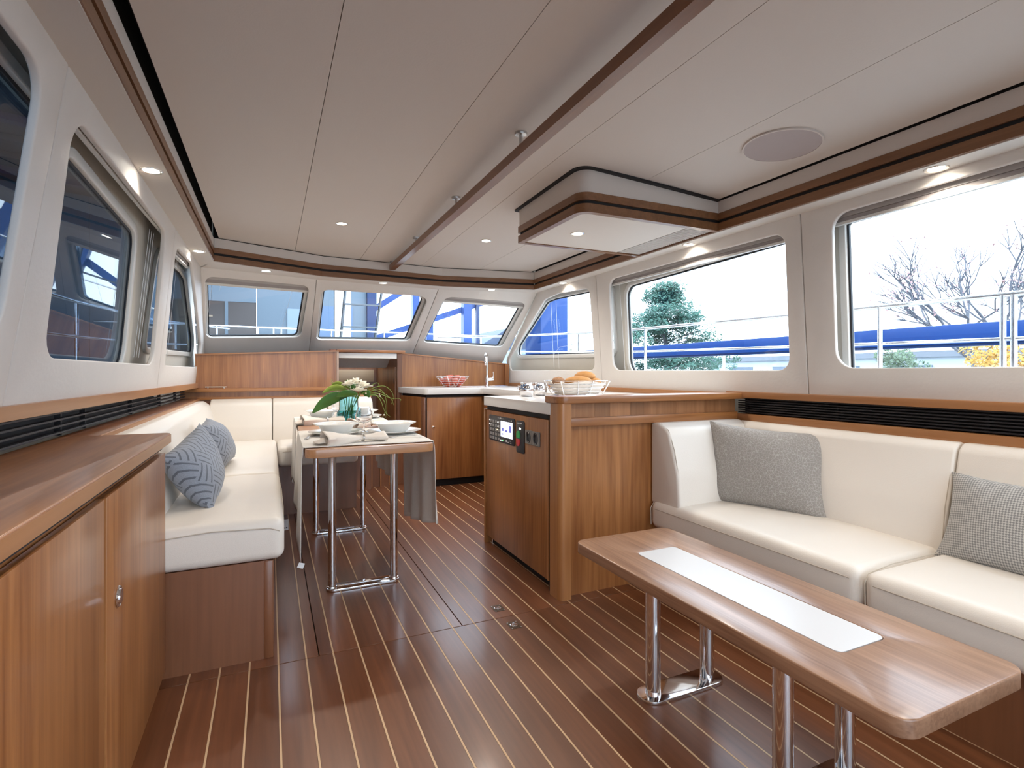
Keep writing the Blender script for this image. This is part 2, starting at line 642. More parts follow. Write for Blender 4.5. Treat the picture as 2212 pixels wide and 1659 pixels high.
# ---- port (left) wall
wl = struct('wall_left', 'cream upholstered port cabin wall', (-.65, 2, 0))
LH = [rpoly([(.35, 1.175), (1.765, 1.185), (1.665, 1.86), (.30, 1.86)], [.08, .10, .10, .08]),
      rpoly([(2.06, 1.166), (3.545, 1.165), (3.30, 1.865), (1.88, 1.855)], [.11, .07, .09, .08]),
      rpoly([(3.86, 1.165), (5.20, 1.166), (5.36, 1.33), (4.31, 1.885), (3.63, 1.862)], [.05, .07, .12, .16, .07])]
LP = [[(-1.6, 1.0), (1.868, 1.0), (1.772, 1.945), (-1.6, 1.945)],
      [(1.872, 1.0), (3.74, 1.0), (3.52, 1.945), (1.776, 1.945)],
      [(3.744, 1.0), (5.50, 1.0), (5.56, 1.30), (4.73, 1.945), (3.524, 1.945)]]
for hole, pl in zip(LH, LP):
    holed('lining_panel', pl, [hole], .022, M_LINING, wl, LW, bev=.006)
GL = [rpoly([(.25, 1.09), (2.10, 1.09), (2.02, 1.87), (.25, 1.88)], .05),
      rpoly([(2.21, 1.10), (3.33, 1.10), (3.12, 1.80), (2.13, 1.83)], [.06, .13, .10, .06]),
      rpoly([(3.72, 1.27), (5.52, 1.30), (5.45, 1.42), (4.72, 1.83), (4.50, 1.845), (3.66, 1.82)], [.06, .06, .06, .16, .2, .06])]
holed('hull_panel', [(-1.6, .8), (5.9, .8), (5.9, 1.30), (4.9, 2.1), (-1.6, 2.1)], GL, .03, M_HULL, wl, lambda y, z, w: LW(y, z, w + .10))
B().box(-.85, -.76, -1.6, 5.9, -.1, .88).make('hull_side', M_HULL, wl)
for g, lb in zip(GL, ('nearest port window cut by the left picture edge', 'wide port window above the cherry sideboard', 'raked forward port window beside the windscreen')):
    window(LW, g, .095, lb, M_PANEL_G)

# ---- windscreen of three raked facets
wf = struct('wall_front', 'cream lined raked windscreen of three facets', (1, 5.4, 0))
FH = [rpoly([(.037, .193), (.902, .201), (.94, .908), (.035, .909)], [.06, .07, .07, .07]),
      rpoly([(.051, .159), (.919, .186), (.943, .887), (.046, .874)], [.05, .05, .10, .06]),
      rpoly([(.055, .174), (.91, .196), (.945, .855), (.095, .899)], [.05, .05, .07, .08])]
FL = ('port windscreen pane above the dinette panel', 'centre windscreen pane with the ladder behind it', 'starboard windscreen pane above the sink')
def down(pl):          # the outer opening sits lower in the raked screen
    return [(u, v - .085 + .065 * v) for u, v in pl]
for k in range(3):
    f = facet(k)
    holed('lining_panel', [(.0015, -.30), (.9985, -.30), (.9985, 1.02), (.0015, 1.02)], [FH[k]], .02, M_LINING, wf, f, bev=.005)
    holed('hull_panel', [(-.03, -.35), (1.03, -.35), (1.03, 1.45), (-.03, 1.45)], [inset(down(FH[k]), .006)], .02, M_HULL, wf, lambda u, v, w, f=f: f(u, v, w + .075))
    window(f, inset(down(FH[k]), .022), .066, FL[k], fr=.03)
B().box(-.7, 2.7, 5.02, 5.3, 1.99, 2.3).make('header_filler', M_HULL, wf)  # unseen box added to close sky leaks above the windscreen

# ---- aft end of the saloon: glazed doors to the cockpit (behind the camera)
wb = struct('wall_back', 'aft bulkhead with glazed cockpit doors', (1, -1.6, 0))
def BK(x, z, w):
    return (x, -1.6 - w, z)
DO = [rpoly([(-.45, .12), (.62, .12), (.62, 1.92), (-.45, 1.92)], .05), rpoly([(.72, .12), (1.55, .12), (1.55, 1.92), (.72, 1.92)], .05),
      rpoly([(1.65, .95), (2.4, .95), (2.4, 1.92), (1.65, 1.92)], .05)]
holed('bulkhead_panel', [(-.85, -.1), (2.75, -.1), (2.75, 2.3), (-.85, 2.3)], DO, .05, W['z'], wb, BK)
for g, lb in zip(DO, ('port leaf of the glazed aft doors', 'starboard leaf of the glazed aft doors', 'aft bulkhead window beside the doors')):
    window(BK, inset(g, .01), .02, lb, fr=.03)

# ---- ceiling: cambered panels with seams, soffit ring, wooden trims
ce = struct('ceiling', 'cream panelled cambered cabin ceiling', (1, 2, 2.12))
def camber(x, y=2.0):
    amp = .058 * max(0, min(1, (4.8 - y) / 2.5))
    return 2.118 + amp * (1 - ((x - 1.0) / 1.36) ** 2)
B().box(-.9, 2.8, -1.7, 5.3, 2.25, 2.32).make('roof_deck', M_DARK, ce)
edges = [-.345, .188, .722, 1.283, 1.84, 2.352]
def cpanel(x0, x1, y0, y1):
    def low(u, v):
        x, y = x0 + (x1 - x0) * u, y0 + (y1 - y0) * v
        return (x, y, camber(x, y))
    b = B().sheet(low, 6, 26)
    b.sheet(lambda u, v: Vector(low(1 - u, v)) + Vector((0, 0, .02)), 6, 26)
    for e in (0, 1):
        b.sheet(lambda u, v, e=e: Vector(low(e, v)) + Vector((0, 0, .02 * u)), 1, 26)
    bmesh.ops.remove_doubles(b.bm, verts=b.bm.verts, dist=1e-5)
    bmesh.ops.recalc_face_normals(b.bm, faces=b.bm.faces)
    b.make('ceiling_panel', M_CEIL, ce)
for a, b_ in zip(edges, edges[1:]):
    cpanel(a + .0012, b_ - .0012, -1.6, 5.0)
TP = [(-.385, -1.6), (-.372, 4.45), (.406, 4.765), (1.493, 4.845), (2.375, 4.665), (2.36, 3.045)]   # inner face of the trim, bottom edge
TQ = [(2.36, 2.29), (2.36, -1.6)]
def offs(poly, d):
    out = []
    for i, p in enumerate(poly):
        p = Vector(p)
        e = []
        if i > 0:
            e.append((p - Vector(poly[i - 1])).normalized())
        if i < len(poly) - 1:
            e.append((Vector(poly[i + 1]) - p).normalized())
        nn = sum((Vector((-q.y, q.x)) for q in e), Vector((0, 0)))
        k = 1 if len(e) == 1 else max(.3, 1 + e[0].dot(e[1]))
        out.append(tuple(p + nn * d / k))
    return out
def band(poly, z0, z1, d0, d1, name, mat, parent):
    """strip along a polyline, d measured outwards (left of travel)"""
    A, Bq = offs(poly, d0), offs(poly, d1)
    b = B()
    for i in range(len(poly) - 1):
        b.hexa([(*A[i], z0), (*A[i + 1], z0), (*Bq[i + 1], z0), (*Bq[i], z0), (*A[i], z1), (*A[i + 1], z1), (*Bq[i + 1], z1), (*Bq[i], z1)])
    return b.make(name, mat, parent, smooth=0)
sections = [('trim_1', 'double cherry ceiling trim with black groove along the port side', TP[0:2], 'y'),
            ('trim_2', 'double cherry ceiling trim with black groove above the windscreen', TP[1:5], 'x'),
            ('trim_3', 'double cherry ceiling trim between windscreen and overhead box', TP[4:6], 'y'),
            ('trim_4', 'double cherry ceiling trim aft of the overhead box', TQ, 'y')]
WTR = {k: wood('trim_cherry_' + k, (.13, .055, .022), (.25, .115, .05), k) for k in 'xy'}
for nm, lb, pl, ax in sections:
    t = struct(nm, lb, (*pl[0], 1.945))
    band(pl, 1.942, 1.985, 0, .03, 'lower_band', WTR[ax], t)
    band(pl, 1.985, 2.004, .012, .03, 'groove', M_DARK, t)
    band(pl, 2.004, 2.042, 0, .03, 'upper_band', WTR[ax], t)
    band(pl, 2.042, 2.112, .004, .02, 'fascia', M_CEIL, t)
    band(pl, 2.112, 2.25, .016, .03, 'shadow_gap', M_DARK, t)
# soffit ring
def flat(poly, z0, z1, name, mat, parent, bev=0.0):
    return B().prism(poly, 'z', z0, z1, bev).make(name, mat, parent)
flat([(-.52, -1.6), (-.390, -1.6), (-.377, 4.452), (-.49, 4.75)], 1.938, 1.95, 'soffit_panel', M_SOFF, ce)
FT = [(-.50, 4.75), (.373, 4.95), (1.508, 5.05), (2.50, 4.82)]
ins = [(-.377, 4.452), (.406, 4.770), (1.493, 4.850), (2.380, 4.669)]
for i in range(3):
    flat([ins[i], ins[i + 1], FT[i + 1], FT[i]], 1.938, 1.95, 'soffit_panel', M_SOFF, ce)
flat([(2.365, -1.6), (2.51, -1.6), (2.50, 4.82), (2.380, 4.669)], 1.938, 1.95, 'soffit_panel', M_SOFF, ce)

# ---- upper wooden ledges, vents and lower trims along both sides
t = struct('trim_5', 'cherry ledge along the port wall above the black vent', (-.6, 3, 1))
def xl(y):
    return -.655 + .0235 * (y - 1.8)
B().hexa([(xl(-1.6) - .05, -1.6, .99), (xl(-1.6) + .018, -1.6, .99), (xl(5.45) + .018, 5.3, .99), (xl(5.45) - .05, 5.3, .99),
          (xl(-1.6) - .05, -1.6, 1.03), (xl(-1.6) + .018, -1.6, 1.03), (xl(5.45) + .018, 5.3, 1.03), (xl(5.45) - .05, 5.3, 1.03)]).make('ledge_board', WEY, t)
t = struct('trim_6', 'cherry ledge along the starboard wall above the black vent', (2.5, 1, 1))
B().box(2.497, 2.60, -1.6, 2.36, .974, 1.009, .003).make('ledge_board', WEY, t)
t = struct('trim_7', 'cherry rail above the starboard sofa back', (2.5, 1, .85))
B().box(2.488, 2.60, -1.6, 2.29, .835, .882, .003).make('rail_board', WEY, t)
t = struct('trim_8', 'thin cherry upstand along the starboard galley wall', (2.5, 4, .97))
B().box(2.52, 2.60, 2.36, 5.66, .966, 1.0, .002).make('upstand_board', WEY, t)

def vent(name, label, x, side, y0, y1, z0, z1, n, bars):
    g = thing(name, label, 'vent grille', (x, (y0 + y1) / 2, z0))
    xb = x + side * .05
    B().box(min(xb, xb + side * .01), max(xb, xb + side * .01), y0, y1, z0, z1).make('backing', M_DARK, g)
    for i in range(n):
        z = z0 + (z1 - z0) * (i + .7) / n
        B().box(x - .009, x + .009, y0, y1, z - .0035, z + .0035, .001, 1).make('slat', M_GRILLE, g)
    for y in bars:
        B().box(min(x + side * .012, x + side * .03), max(x + side * .012, x + side * .03), y - .007, y + .007, z0, z1).make('bar', M_GRILLE, g)
    return g
vent('vent_grille', 'long black slatted vent under the port ledge', -.655, -1, -1.5, 5.18, .90, .99, 4, (.6, 1.4, 2.35, 2.62, 3.4, 4.2, 4.85))
vent('vent_grille', 'long black slatted vent under the starboard ledge', 2.525, 1, -1.5, 2.285, .882, .974, 7, (.5, 1.1, 1.7, 2.24))

# ================================================================== FURNITURE
# ---- overhead box with banding
oc = thing('overhead_box', 'cream overhead ceiling box with cherry banding and air grille', 'ceiling box', (1.9, 2.67, 1.945))
R4 = rpoly([(2.40, 2.29), (2.40, 3.045), (1.432, 3.045), (1.432, 2.29)], [0, 0, .012, .07], 8)
def ringband(z0, z1, d0, d1, name, mat):
    i_ = d1
    hole = rpoly([(2.40 - i_, 2.29 + i_), (2.40 - i_, 3.045 - i_), (1.432 + i_, 3.045 - i_), (1.432 + i_, 2.29 + i_)], [0, 0, .004, .045], 8)
    out_ = rpoly([(2.40, 2.29 + d0), (2.40, 3.045 - d0), (1.432 + d0, 3.045 - d0), (1.432 + d0, 2.29 + d0)], [0, 0, .014, .07], 8)
    return holed(name, out_, [hole], z1 - z0, mat, oc, lambda u, v, w: (u, v, z0 + w))
ringband(1.942, 1.987, 0, .035, 'lower_band', WTR['y'])
ringband(1.987, 2.005, .012, .035, 'groove', M_DARK)
ringband(2.005, 2.045, 0, .035, 'upper_band', WTR['y'])
ringband(2.045, 2.16, .006, .035, 'side_panel', M_CEIL)
holed('shadow_gap', rpoly([(2.40, 2.272), (2.40, 3.063), (1.414, 3.063), (1.414, 2.272)], [0, 0, .02, .08], 8), [rpoly([(2.39, 2.30), (2.39, 3.03), (1.45, 3.03), (1.45, 2.30)], [0, 0, .01, .05], 8)], .01, M_DARK, oc, lambda u, v, w: (u, v, camber(u, v) - .006 + w))
holed('bottom_panel', rpoly([(2.17, 2.325), (2.17, 3.01), (1.467, 3.01), (1.467, 2.325)], [0, 0, .01, .05]), [], .01, M_SOFF, oc, lambda u, v, w: (u, v, 1.948 + w))
gr = B()
gr.box(2.17, 2.36, 2.325, 3.01, 1.953, 1.96)
gg = gr.make('air_grille', plain('grille_grey', (.16, .145, .15), .5), oc)
for i in range(34):
    y = 2.335 + i * .0197
    B().box(2.176, 2.352, y, y + .009, 1.947, 1.953).make('slat', M_SOFF, gg)
B().box(2.30, 2.34, 3.012, 3.03, 1.938, 1.9425, .001).make('catch', M_STEEL, oc)

# ---- ceiling hand rail
hr = thing('ceiling_handrail', 'long cherry handrail hung below the ceiling on steel posts', 'handrail', (1.005, 2, 2.09))
B().hexa([(.981, -1.5, 2.080), (1.029, -1.5, 2.080), (1.029, 4.80, 2.048), (.981, 4.80, 2.048), (.981, -1.5, 2.126), (1.029, -1.5, 2.126), (1.029, 4.80, 2.092), (.981, 4.80, 2.092)]).make('rail', wood('handrail_cherry', (.13, .05, .02), (.22, .09, .038), 'y'), hr)
for y in (.95, 2.10, 2.99, 3.92, 4.76):
    b = B().lathe([(.0085, 0), (.0085, camber(1.005, y) - 2.110)], (1.005, y, 2.110), 14)
    p_ = b.make('post', M_STEEL, hr)
    B().lathe([(.0001, -.012), (.026, -.010), (.028, -.004), (.028, .001)], (1.005, y, camber(1.005, y)), 20).make('flange', M_STEEL, p_)

# ---- round ceiling speaker
sp = thing('ceiling_speaker', 'round flat grey speaker cover in the ceiling above the sofa', 'speaker', (2.085, 1.65, 2.14))
def tilt(x):
    return -2 * .05 * (x - 1) / 1.36 ** 2
Ms = Matrix.Translation((2.085, 1.65, camber(2.085, 1.65) - .003)) @ Matrix.Rotation(-math.atan(tilt(2.085)), 4, 'Y')
B().lathe([(.0001, -.002), (.158, -.002), (.158, .004)], (0, 0, 0), 48, M=Ms).make('grille_cloth', plain('speaker_cloth', (.42, .36, .35), .85, bump=.4, bscale=500), sp)
B().lathe([(.157, -.004), (.164, -.004), (.164, .003), (.157, .003)], (0, 0, 0), 48, M=Ms, closed=True).make('rim', M_CEIL, sp)

# ---- sideboard on the port side
sb = thing('sideboard', 'cherry sideboard with wide top in the near left corner', 'sideboard', (-.5, 1.2, 0))
B().box(-.70, -.366, -1.55, 2.272, 0, .842).make('carcass', W['z'], sb)
B().box(-.70, -.355, -1.55, 2.27, .842, .866).make('recess', M_DARK, sb)
holed('top', rpoly([(-.66, -1.55), (-.328, -1.55), (-.328, 2.288), (-.66, 2.288)], [0, 0, .028, 0]), [], .036, W['y'], sb, lambda u, v, w: (u, v, .864 + w), bev=.003)
B().box(-.3285, -.3255, -1.54, 2.26, .868, .8965).make('edge_strip', WEY, sb)
for y0, y1, kn in ((1.500, 2.262, 1.600), (.72, 1.487, None), (-.06, .712, .05), (-.84, -.068, None)):
    d = B().box(-.362, -.344, y0, y1, .04, .830, .0015).make('door', W['z'], sb)
    B().box(-.3625, -.3425, y0 - .004, y0 - .0005, .04, .830).make('door_lipping', WEZ, d)
    if kn:
        Mk = Matrix.Translation((-.344, kn, .565)) @ Matrix.Rotation(pi / 2, 4, 'Y')
        k = B().lathe([(.0001, .0), (.024, 0), (.026, .003), (.024, .006), (.0195, .0045), (.018, .0045), (.017, .009), (.0001, .010)], (0, 0, 0), 28, M=Mk).make('push_lock', M_CHROME, d)

# ---- shelf above the dinette back
sh = thing('wall_shelf', 'narrow cherry shelf behind the port dinette backrest', 'shelf', (-.6, 3.7, .87))
B().box(-.66, -.546, 2.290, 5.19, .872, .90, .002).make('board', WT['y'], sh)
B().box(-.547, -.538, 2.290, 5.19, .866, .901, .002).make('nosing', WEY, sh)

# ---- upholstery
def cushion(x0, x1, y0, y1, z0, z1, r, name, parent, puff=.012, n=10, M=None):
    t = bmesh.new()
    bmesh.ops.create_cube(t, size=1)
    for v in t.verts:
        v.co = Vector((x0 + (x1 - x0) * (v.co.x + .5), y0 + (y1 - y0) * (v.co.y + .5), z0 + (z1 - z0) * (v.co.z + .5)))
    bmesh.ops.bevel(t, geom=list(t.edges), offset=r, segments=5, affect='EDGES', profile=.5)
    for ax, lo, hi in ((0, x0, x1), (1, y0, y1)):
        for i in range(1, n):
            co = [0, 0, 0]; no = [0, 0, 0]
            co[ax] = lo + (hi - lo) * i / n; no[ax] = 1
            bmesh.ops.bisect_plane(t, geom=list(t.verts) + list(t.edges) + list(t.faces), plane_co=co, plane_no=no)
    for v in t.verts:
        a = (v.co.x - x0) / (x1 - x0); b = (v.co.y - y0) / (y1 - y0); c = (v.co.z - z0) / (z1 - z0)
        if c > .5:
            v.co.z += puff * (max(0, 4 * a * (1 - a)) * max(0, 4 * b * (1 - b))) ** .5
    b_ = B()
    b_.add(t, M)
    return b_.make(name, M_LEATHER, parent, smooth=60)

def seamline(pts, parent, r=.0022):
    return B().tube(pts, r, 6).make('piping', M_SEAM, parent)

dn = thing('dinette_bench', 'white upholstered L-shaped dinette bench on cherry base toned dark for shadow', 'bench', (-.2, 3.6, 0))
B().box(-.62, .012, 2.285, 5.1, .0, .384).make('base', WT['z'], dn)  # shadow below the seat is put into the darker wood colour
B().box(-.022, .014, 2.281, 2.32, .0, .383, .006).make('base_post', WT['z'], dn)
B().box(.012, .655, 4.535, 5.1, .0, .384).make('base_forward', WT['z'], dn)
s1 = cushion(-.44, .052, 2.262, 3.312, .386, .548, .035, 'seat_cushion', dn)
seamline([(.05, 2.30, .505), (.054, 2.6, .515), (.054, 3.0, .515), (.05, 3.29, .505)], s1)
seamline([(-.40, 2.262, .512), (-.2, 2.258, .525), (.0, 2.26, .515), (.035, 2.264, .50)], s1)
s2 = cushion(-.44, .050, 3.316, 4.99, .386, .548, .035, 'seat_cushion', dn)
s3 = cushion(.054, .66, 4.46, 4.99, .386, .543, .035, 'seat_cushion', dn)
seamline([(.09, 4.459, .505), (.35, 4.455, .51), (.63, 4.459, .505)], s3)
pb = B().prism(rpoly([(-.545, .40), (-.365, .40), (-.385, .62), (-.455, .852), (-.50, .884), (-.545, .884)], [.0, .02, .2, .05, .02, 0], 6), 'y', 2.30, 5.06, .008, 2)
pb.make('backrest', M_LEATHER, dn, smooth=60)
def fback(x0, x1):
    b = B().prism(rpoly([(5.165, .44), (4.93, .44), (4.965, .66), (5.03, .86), (5.12, .893), (5.165, .893)], [0, .02, .2, .06, .03, 0], 6), 'x', x0, x1, .012, 3)
    return b.make('backrest', M_LEATHER, dn, smooth=60)
fback(-.455, .016); fback(.022, .47); fback(.475, .872)

# ---- forward bulkhead: port panel, companionway, galley panel
fp = thing('dinette_bulkhead', 'cherry veneer panel below the port windscreen with shelf nosing', 'wall panel', (0, 5.2, .88))
B().prism([(-.578, .985), (.575, .985), (.575, 1.318), (-.578, 1.269)], 'y', 5.20, 5.23).make('upper_panel', W['z'], fp)
B().prism([(-.578, 1.268), (.586, 1.318), (.586, 1.33), (-.578, 1.28)], 'y', 5.185, 5.26).make('cap', WE, fp)
B().box(.568, .588, 5.19, 5.235, .985, 1.32, .003).make('end_post', plain('pale_lipping', (.42, .30, .24), .4), fp)
B().box(-.76, .58, 5.150, 5.24, .955, .985, .003).make('shelf_nosing', WE, fp)
B().box(-.76, .58, 5.195, 5.23, .88, .955).make('lower_panel', W['z'], fp)
B().box(-.56, .885, 5.168, 5.24, .885, .908, .002).make('bottom_rail', WE, fp)
B().box(-.60, .885, 5.175, 5.23, .0, .885).make('back_board', WT['z'], fp)
bh = thing('bar_handle', 'small pale metal bar handle on the dinette panel shelf', 'handle', (-.42, 5.16, .985))
B().tube([(-.50, 5.168, .997), (-.34, 5.168, .997)], .0055, 10).make('bar', plain('satin_bar', (.62, .58, .5), .35, metal=.7), bh)
for x in (-.48, -.36):
    B().lathe([(.005, 0), (.005, .012)], (x, 5.168, .985), 10).make('foot', M_STEEL, bh)

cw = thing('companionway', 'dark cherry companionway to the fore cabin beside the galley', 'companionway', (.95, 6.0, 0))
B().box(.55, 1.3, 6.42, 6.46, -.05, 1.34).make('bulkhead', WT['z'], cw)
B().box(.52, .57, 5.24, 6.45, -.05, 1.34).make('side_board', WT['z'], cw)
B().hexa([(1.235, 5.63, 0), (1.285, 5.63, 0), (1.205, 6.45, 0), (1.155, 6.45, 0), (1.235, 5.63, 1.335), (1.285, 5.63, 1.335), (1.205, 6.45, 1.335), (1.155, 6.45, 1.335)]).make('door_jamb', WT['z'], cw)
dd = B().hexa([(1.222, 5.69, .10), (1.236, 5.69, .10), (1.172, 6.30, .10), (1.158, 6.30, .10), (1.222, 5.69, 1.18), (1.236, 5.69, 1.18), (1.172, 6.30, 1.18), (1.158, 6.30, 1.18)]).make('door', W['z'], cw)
B().box(1.216, 1.224, 5.73, 5.75, 1.0, 1.06, .002).make('pull', M_BLACKPL, dd)
B().box(.70, 1.125, 6.395, 6.42, 1.01, 1.155, .003).make('mirror_panel', plain('beige_panel', (.46, .31, .19), .35), cw)
B().box(.70, 1.125, 6.395, 6.42, .86, .97, .003).make('lower_locker', W['x'], cw)
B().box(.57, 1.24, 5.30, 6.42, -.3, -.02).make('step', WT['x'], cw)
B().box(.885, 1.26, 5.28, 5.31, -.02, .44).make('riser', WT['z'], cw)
for x in (.90, .985, 1.07, 1.155):
    B().box(x, x + .012, 5.268, 5.282, .0, .44).make('batten', W['z'], cw)
hc = thing('companion_hatch', 'white sliding hatch edge above the companionway opening', 'hatch', (.9, 5.4, 1.27))
B().box(.592, 1.17, 5.36, 5.66, 1.262, 1.315, .004).make('hatch_board', M_WHITE, hc)
B().box(.588, 1.25, 5.33, 5.62, 1.318, 1.345, .003).make('hatch_rail', W['x'], hc)

gp = thing('galley_backsplash', 'cherry veneer upstand behind the sink below the windscreen', 'wall panel', (1.9, 5.65, .966))
B().prism([(1.262, .968), (2.52, .968), (2.52, 1.214), (1.262, 1.322)], 'y', 5.65, 5.68).make('panel', W['z'], gp)
B().prism([(1.255, 1.322), (2.52, 1.214), (2.52, 1.226), (1.255, 1.336)], 'y', 5.635, 5.70).make('cap', W['x'], gp)
B().box(1.252, 1.272, 5.635, 5.69, .0, 1.325, .004).make('corner_post', W['z'], gp)
B().box(2.48, 2.525, 5.60, 5.66, .968, 1.215).make('side_return', W['z'], gp)

# ---- galley units and worktop
wt = thing('galley_worktop', 'white U-shaped galley worktop', 'worktop', (1.9, 4, .906))
holed('slab', rpoly([(1.245, 5.63), (1.362, 4.978), (1.95, 4.978), (1.95, 3.258), (1.284, 3.258), (1.284, 2.345), (2.535, 2.345), (2.535, 5.63)], [0, .05, .03, .03, .012, 0, 0, 0]), [], .06, M_COUNTER, wt, lambda u, v, w: (u, v, .906 + w), bev=.004)
gu = thing('sink_unit', 'cherry sink cabinet with angled end at the front of the galley', 'cabinet', (1.7, 5.3, 0))
B().prism([(1.285, 5.60), (1.385, 5.03), (2.5, 5.03), (2.5, 5.62), (1.285, 5.62)], 'z', .07, .88).make('carcass', W['z'], gu)
B().prism([(1.30, 5.58), (1.40, 5.06), (2.5, 5.06), (2.5, 5.6), (1.30, 5.6)], 'z', .0, .07).make('plinth', M_DARK, gu)
B().prism([(1.28, 5.60), (1.385, 5.022), (2.5, 5.022), (2.5, 5.6), (1.28, 5.6)], 'z', .88, .906).make('reveal', M_DARK, gu)
B().hexa([(1.262, 5.60, .075), (1.277, 5.60, .075), (1.363, 5.10, .075), (1.348, 5.10, .075), (1.262, 5.60, .88), (1.277, 5.60, .88), (1.363, 5.10, .88), (1.348, 5.10, .88)]).make('end_panel', W['z'], gu)
B().box(1.352, 1.374, 5.01, 5.09, .075, .88, .006).make('corner_post', WT['z'], gu)
d = B().box(1.388, 1.955, 5.008, 5.03, .075, .872, .002).make('door', W['z'], gu)
B().lathe([(.0001, .0), (.014, 0), (.015, .005), (.009, .012), (.0001, .013)], (0, 0, 0), 20, M=Matrix.Translation((1.452, 5.008, .588)) @ Matrix.Rotation(pi / 2, 4, 'X')).make('knob', M_CHROME, d)
B().box(1.374, 1.388, 5.02, 5.04, .075, .88).make('gap', M_DARK, gu)
su = thing('side_unit', 'cherry galley cabinet run along the starboard side', 'cabinet', (2.2, 4, 0))
B().box(1.99, 2.5, 3.27, 5.0, .07, .88).make('carcass', W['z'], su)
B().box(2.03, 2.5, 3.27, 5.0, 0, .07).make('plinth', M_DARK, su)
for y0, y1 in ((3.28, 3.83), (3.84, 4.40), (4.41, 4.99)):
    d = B().box(1.97, 1.99, y0, y1, .075, .872, .002).make('door', W['z'], su)
    B().lathe([(.0001, .0), (.014, 0), (.015, .005), (.009, .012), (.0001, .013)], (0, 0, 0), 20, M=Matrix.Translation((1.97, y0 + .06, .6)) @ Matrix.Rotation(-pi / 2, 4, 'Y')).make('knob', M_CHROME, d)
B().box(2.01, 2.5, 3.27, 5.0, .88, .906).make('reveal', M_DARK, su)

pn = thing('peninsula', 'cherry galley peninsula with instrument door and raised bar edge', 'cabinet', (1.9, 2.8, 0))
B().box(1.32, 2.5, 2.335, 3.245, .05, .88).make('carcass', W['z'], pn)
B().box(1.34, 2.5, 2.335, 3.23, 0, .05).make('plinth', M_DARK, pn)
B().box(1.305, 2.5, 2.34, 3.24, .88, .906).make('reveal', M_DARK, pn)
pdoor = B().box(1.300, 1.32, 2.402, 3.242, .052, .876, .002).make('door', W['z'], pn)
B().box(1.2985, 1.321, 2.388, 2.4025, .052, .876).make('door_lipping', WEZ, pdoor)
B().box(1.290, 1.34, 3.245, 3.262, .0, .885).make('side_cheek', W['z'], pn)
B().box(1.305, 1.33, 2.350, 2.390, 0, .905).make('gap', M_DARK, pn)
holed('corner_post', rpoly([(1.288, 2.352), (1.288, 2.250), (1.352, 2.250), (1.352, 2.352)], [0, .045, 0, 0], 8), [], .966, WEZ, pn, lambda u, v, w: (u, v, w))
B().box(1.352, 2.50, 2.292, 2.34, 0, .853).make('lower_panel', W['z'], pn)
B().box(1.352, 2.488, 2.262, 2.30, .851, .893, .002).make('mid_rail', W['x'], pn)
x = 1.352
wid = [.165, .095, .13, .09, .08, .14, .11, .1, .13, .12]
while x < 2.48:
    w_ = wid.pop(0) if wid else .1
    x1 = min(x + w_, 2.498)
    B().box(x + .0004, x1 - .0004, 2.292 + random.uniform(0, .0008), 2.33, .893, .974).make('stave', WS, pn)
    x = x1
holed('bar_cap', rpoly([(1.280, 2.395), (1.280, 2.240), (2.52, 2.240), (2.52, 2.395)], [.01, .055, 0, 0], 8), [], .034, W['x'], pn, lambda u, v, w: (u, v, .9675 + w), bev=.003)
B().box(1.352, 2.52, 2.352, 2.39, .90, .97).make('bar_back', W['x'], pn)

# ---- instruments on the peninsula door
cp = thing('control_panel', 'black switch panel with lit screen on the peninsula door', 'control panel', (1.30, 2.99, .8))
XF = 1.300
def face(y, z, w):        # a plate on the door, y runs aft to forward, w towards the cabin
    return (XF - w, y, z)
holed('plate', rpoly([(2.790, .690), (3.183, .690), (3.183, .850), (2.790, .850)], .014), [], .006, M_BLACKPL, cp, face, bev=.0015)
M_KEY = plain('grey_key', (.30, .28, .27), .5)
M_LED = glow('white_led', (1, 1, .95), 3.0)
M_LEDA = glow('amber_led', (1, .75, .35), 3.0)
M_LEDG = glow('green_led', (.2, 1, .3), 1.5)
for r in range(5):
    for c in range(4):
        y, z = 3.148 - c * .042, .812 - r * .0262
        B().box(XF - .0085, XF - .005, y - .0145, y + .0145, z - .0085, z + .0085, .0015, 1).make('key', M_KEY, cp)
for y, z, m in ((3.165, .8185, M_LED), (3.165, .7925, M_LED), (3.030, .812, M_LED), (3.030, .786, M_LED), (3.043, .764, M_LEDA), (2.985, .7045, M_LED)):
    B().box(XF - .0095, XF - .0084, y - .004, y + .004, z - .003, z + .003).make('indicator', m, cp)
B().box(XF - .0075, XF - .006, 2.816, 2.992, .728, .824, .001, 1).make('screen', glow('lcd_screen', (.80, .85, 1.0), 1.15), cp)
M_LCD = glow('lcd_blue', (.25, .25, .75), .6)
for y0, y1, z0, z1 in ((2.945, 2.972, .764, .784), (2.892, 2.92, .762, .774), (2.834, 2.866, .764, .802), (2.953, 2.968, .742, .749), (2.846, 2.853, .81, .814)):
    B().box(XF - .0082, XF - .0075, y0, y1, z0, z1).make('screen_mark', M_LCD, cp)
M_PRINT = plain('white_print', (.7, .7, .7), .5)
for y0, y1, z0, z1 in ((2.985, 3.005, .836, .843), (3.01, 3.04, .8375, .8395), (2.945, 2.98, .8375, .8395), (2.845, 2.875, .832, .835), (2.828, 2.835, .830, .839),
                       (2.94, 2.955, .709, .712), (2.90, 2.915, .702, .714), (2.875, 2.886, .700, .706), (2.84, 2.86, .712, .715), (2.835, 2.852, .700, .704)):
    B().box(XF - .0068, XF - .006, y0, y1, z0, z1).make('printed_mark', M_PRINT, cp)
B().box(XF - .0068, XF - .006, 2.958, 2.97, .702, .710).make('printed_tick', M_LEDG, cp)

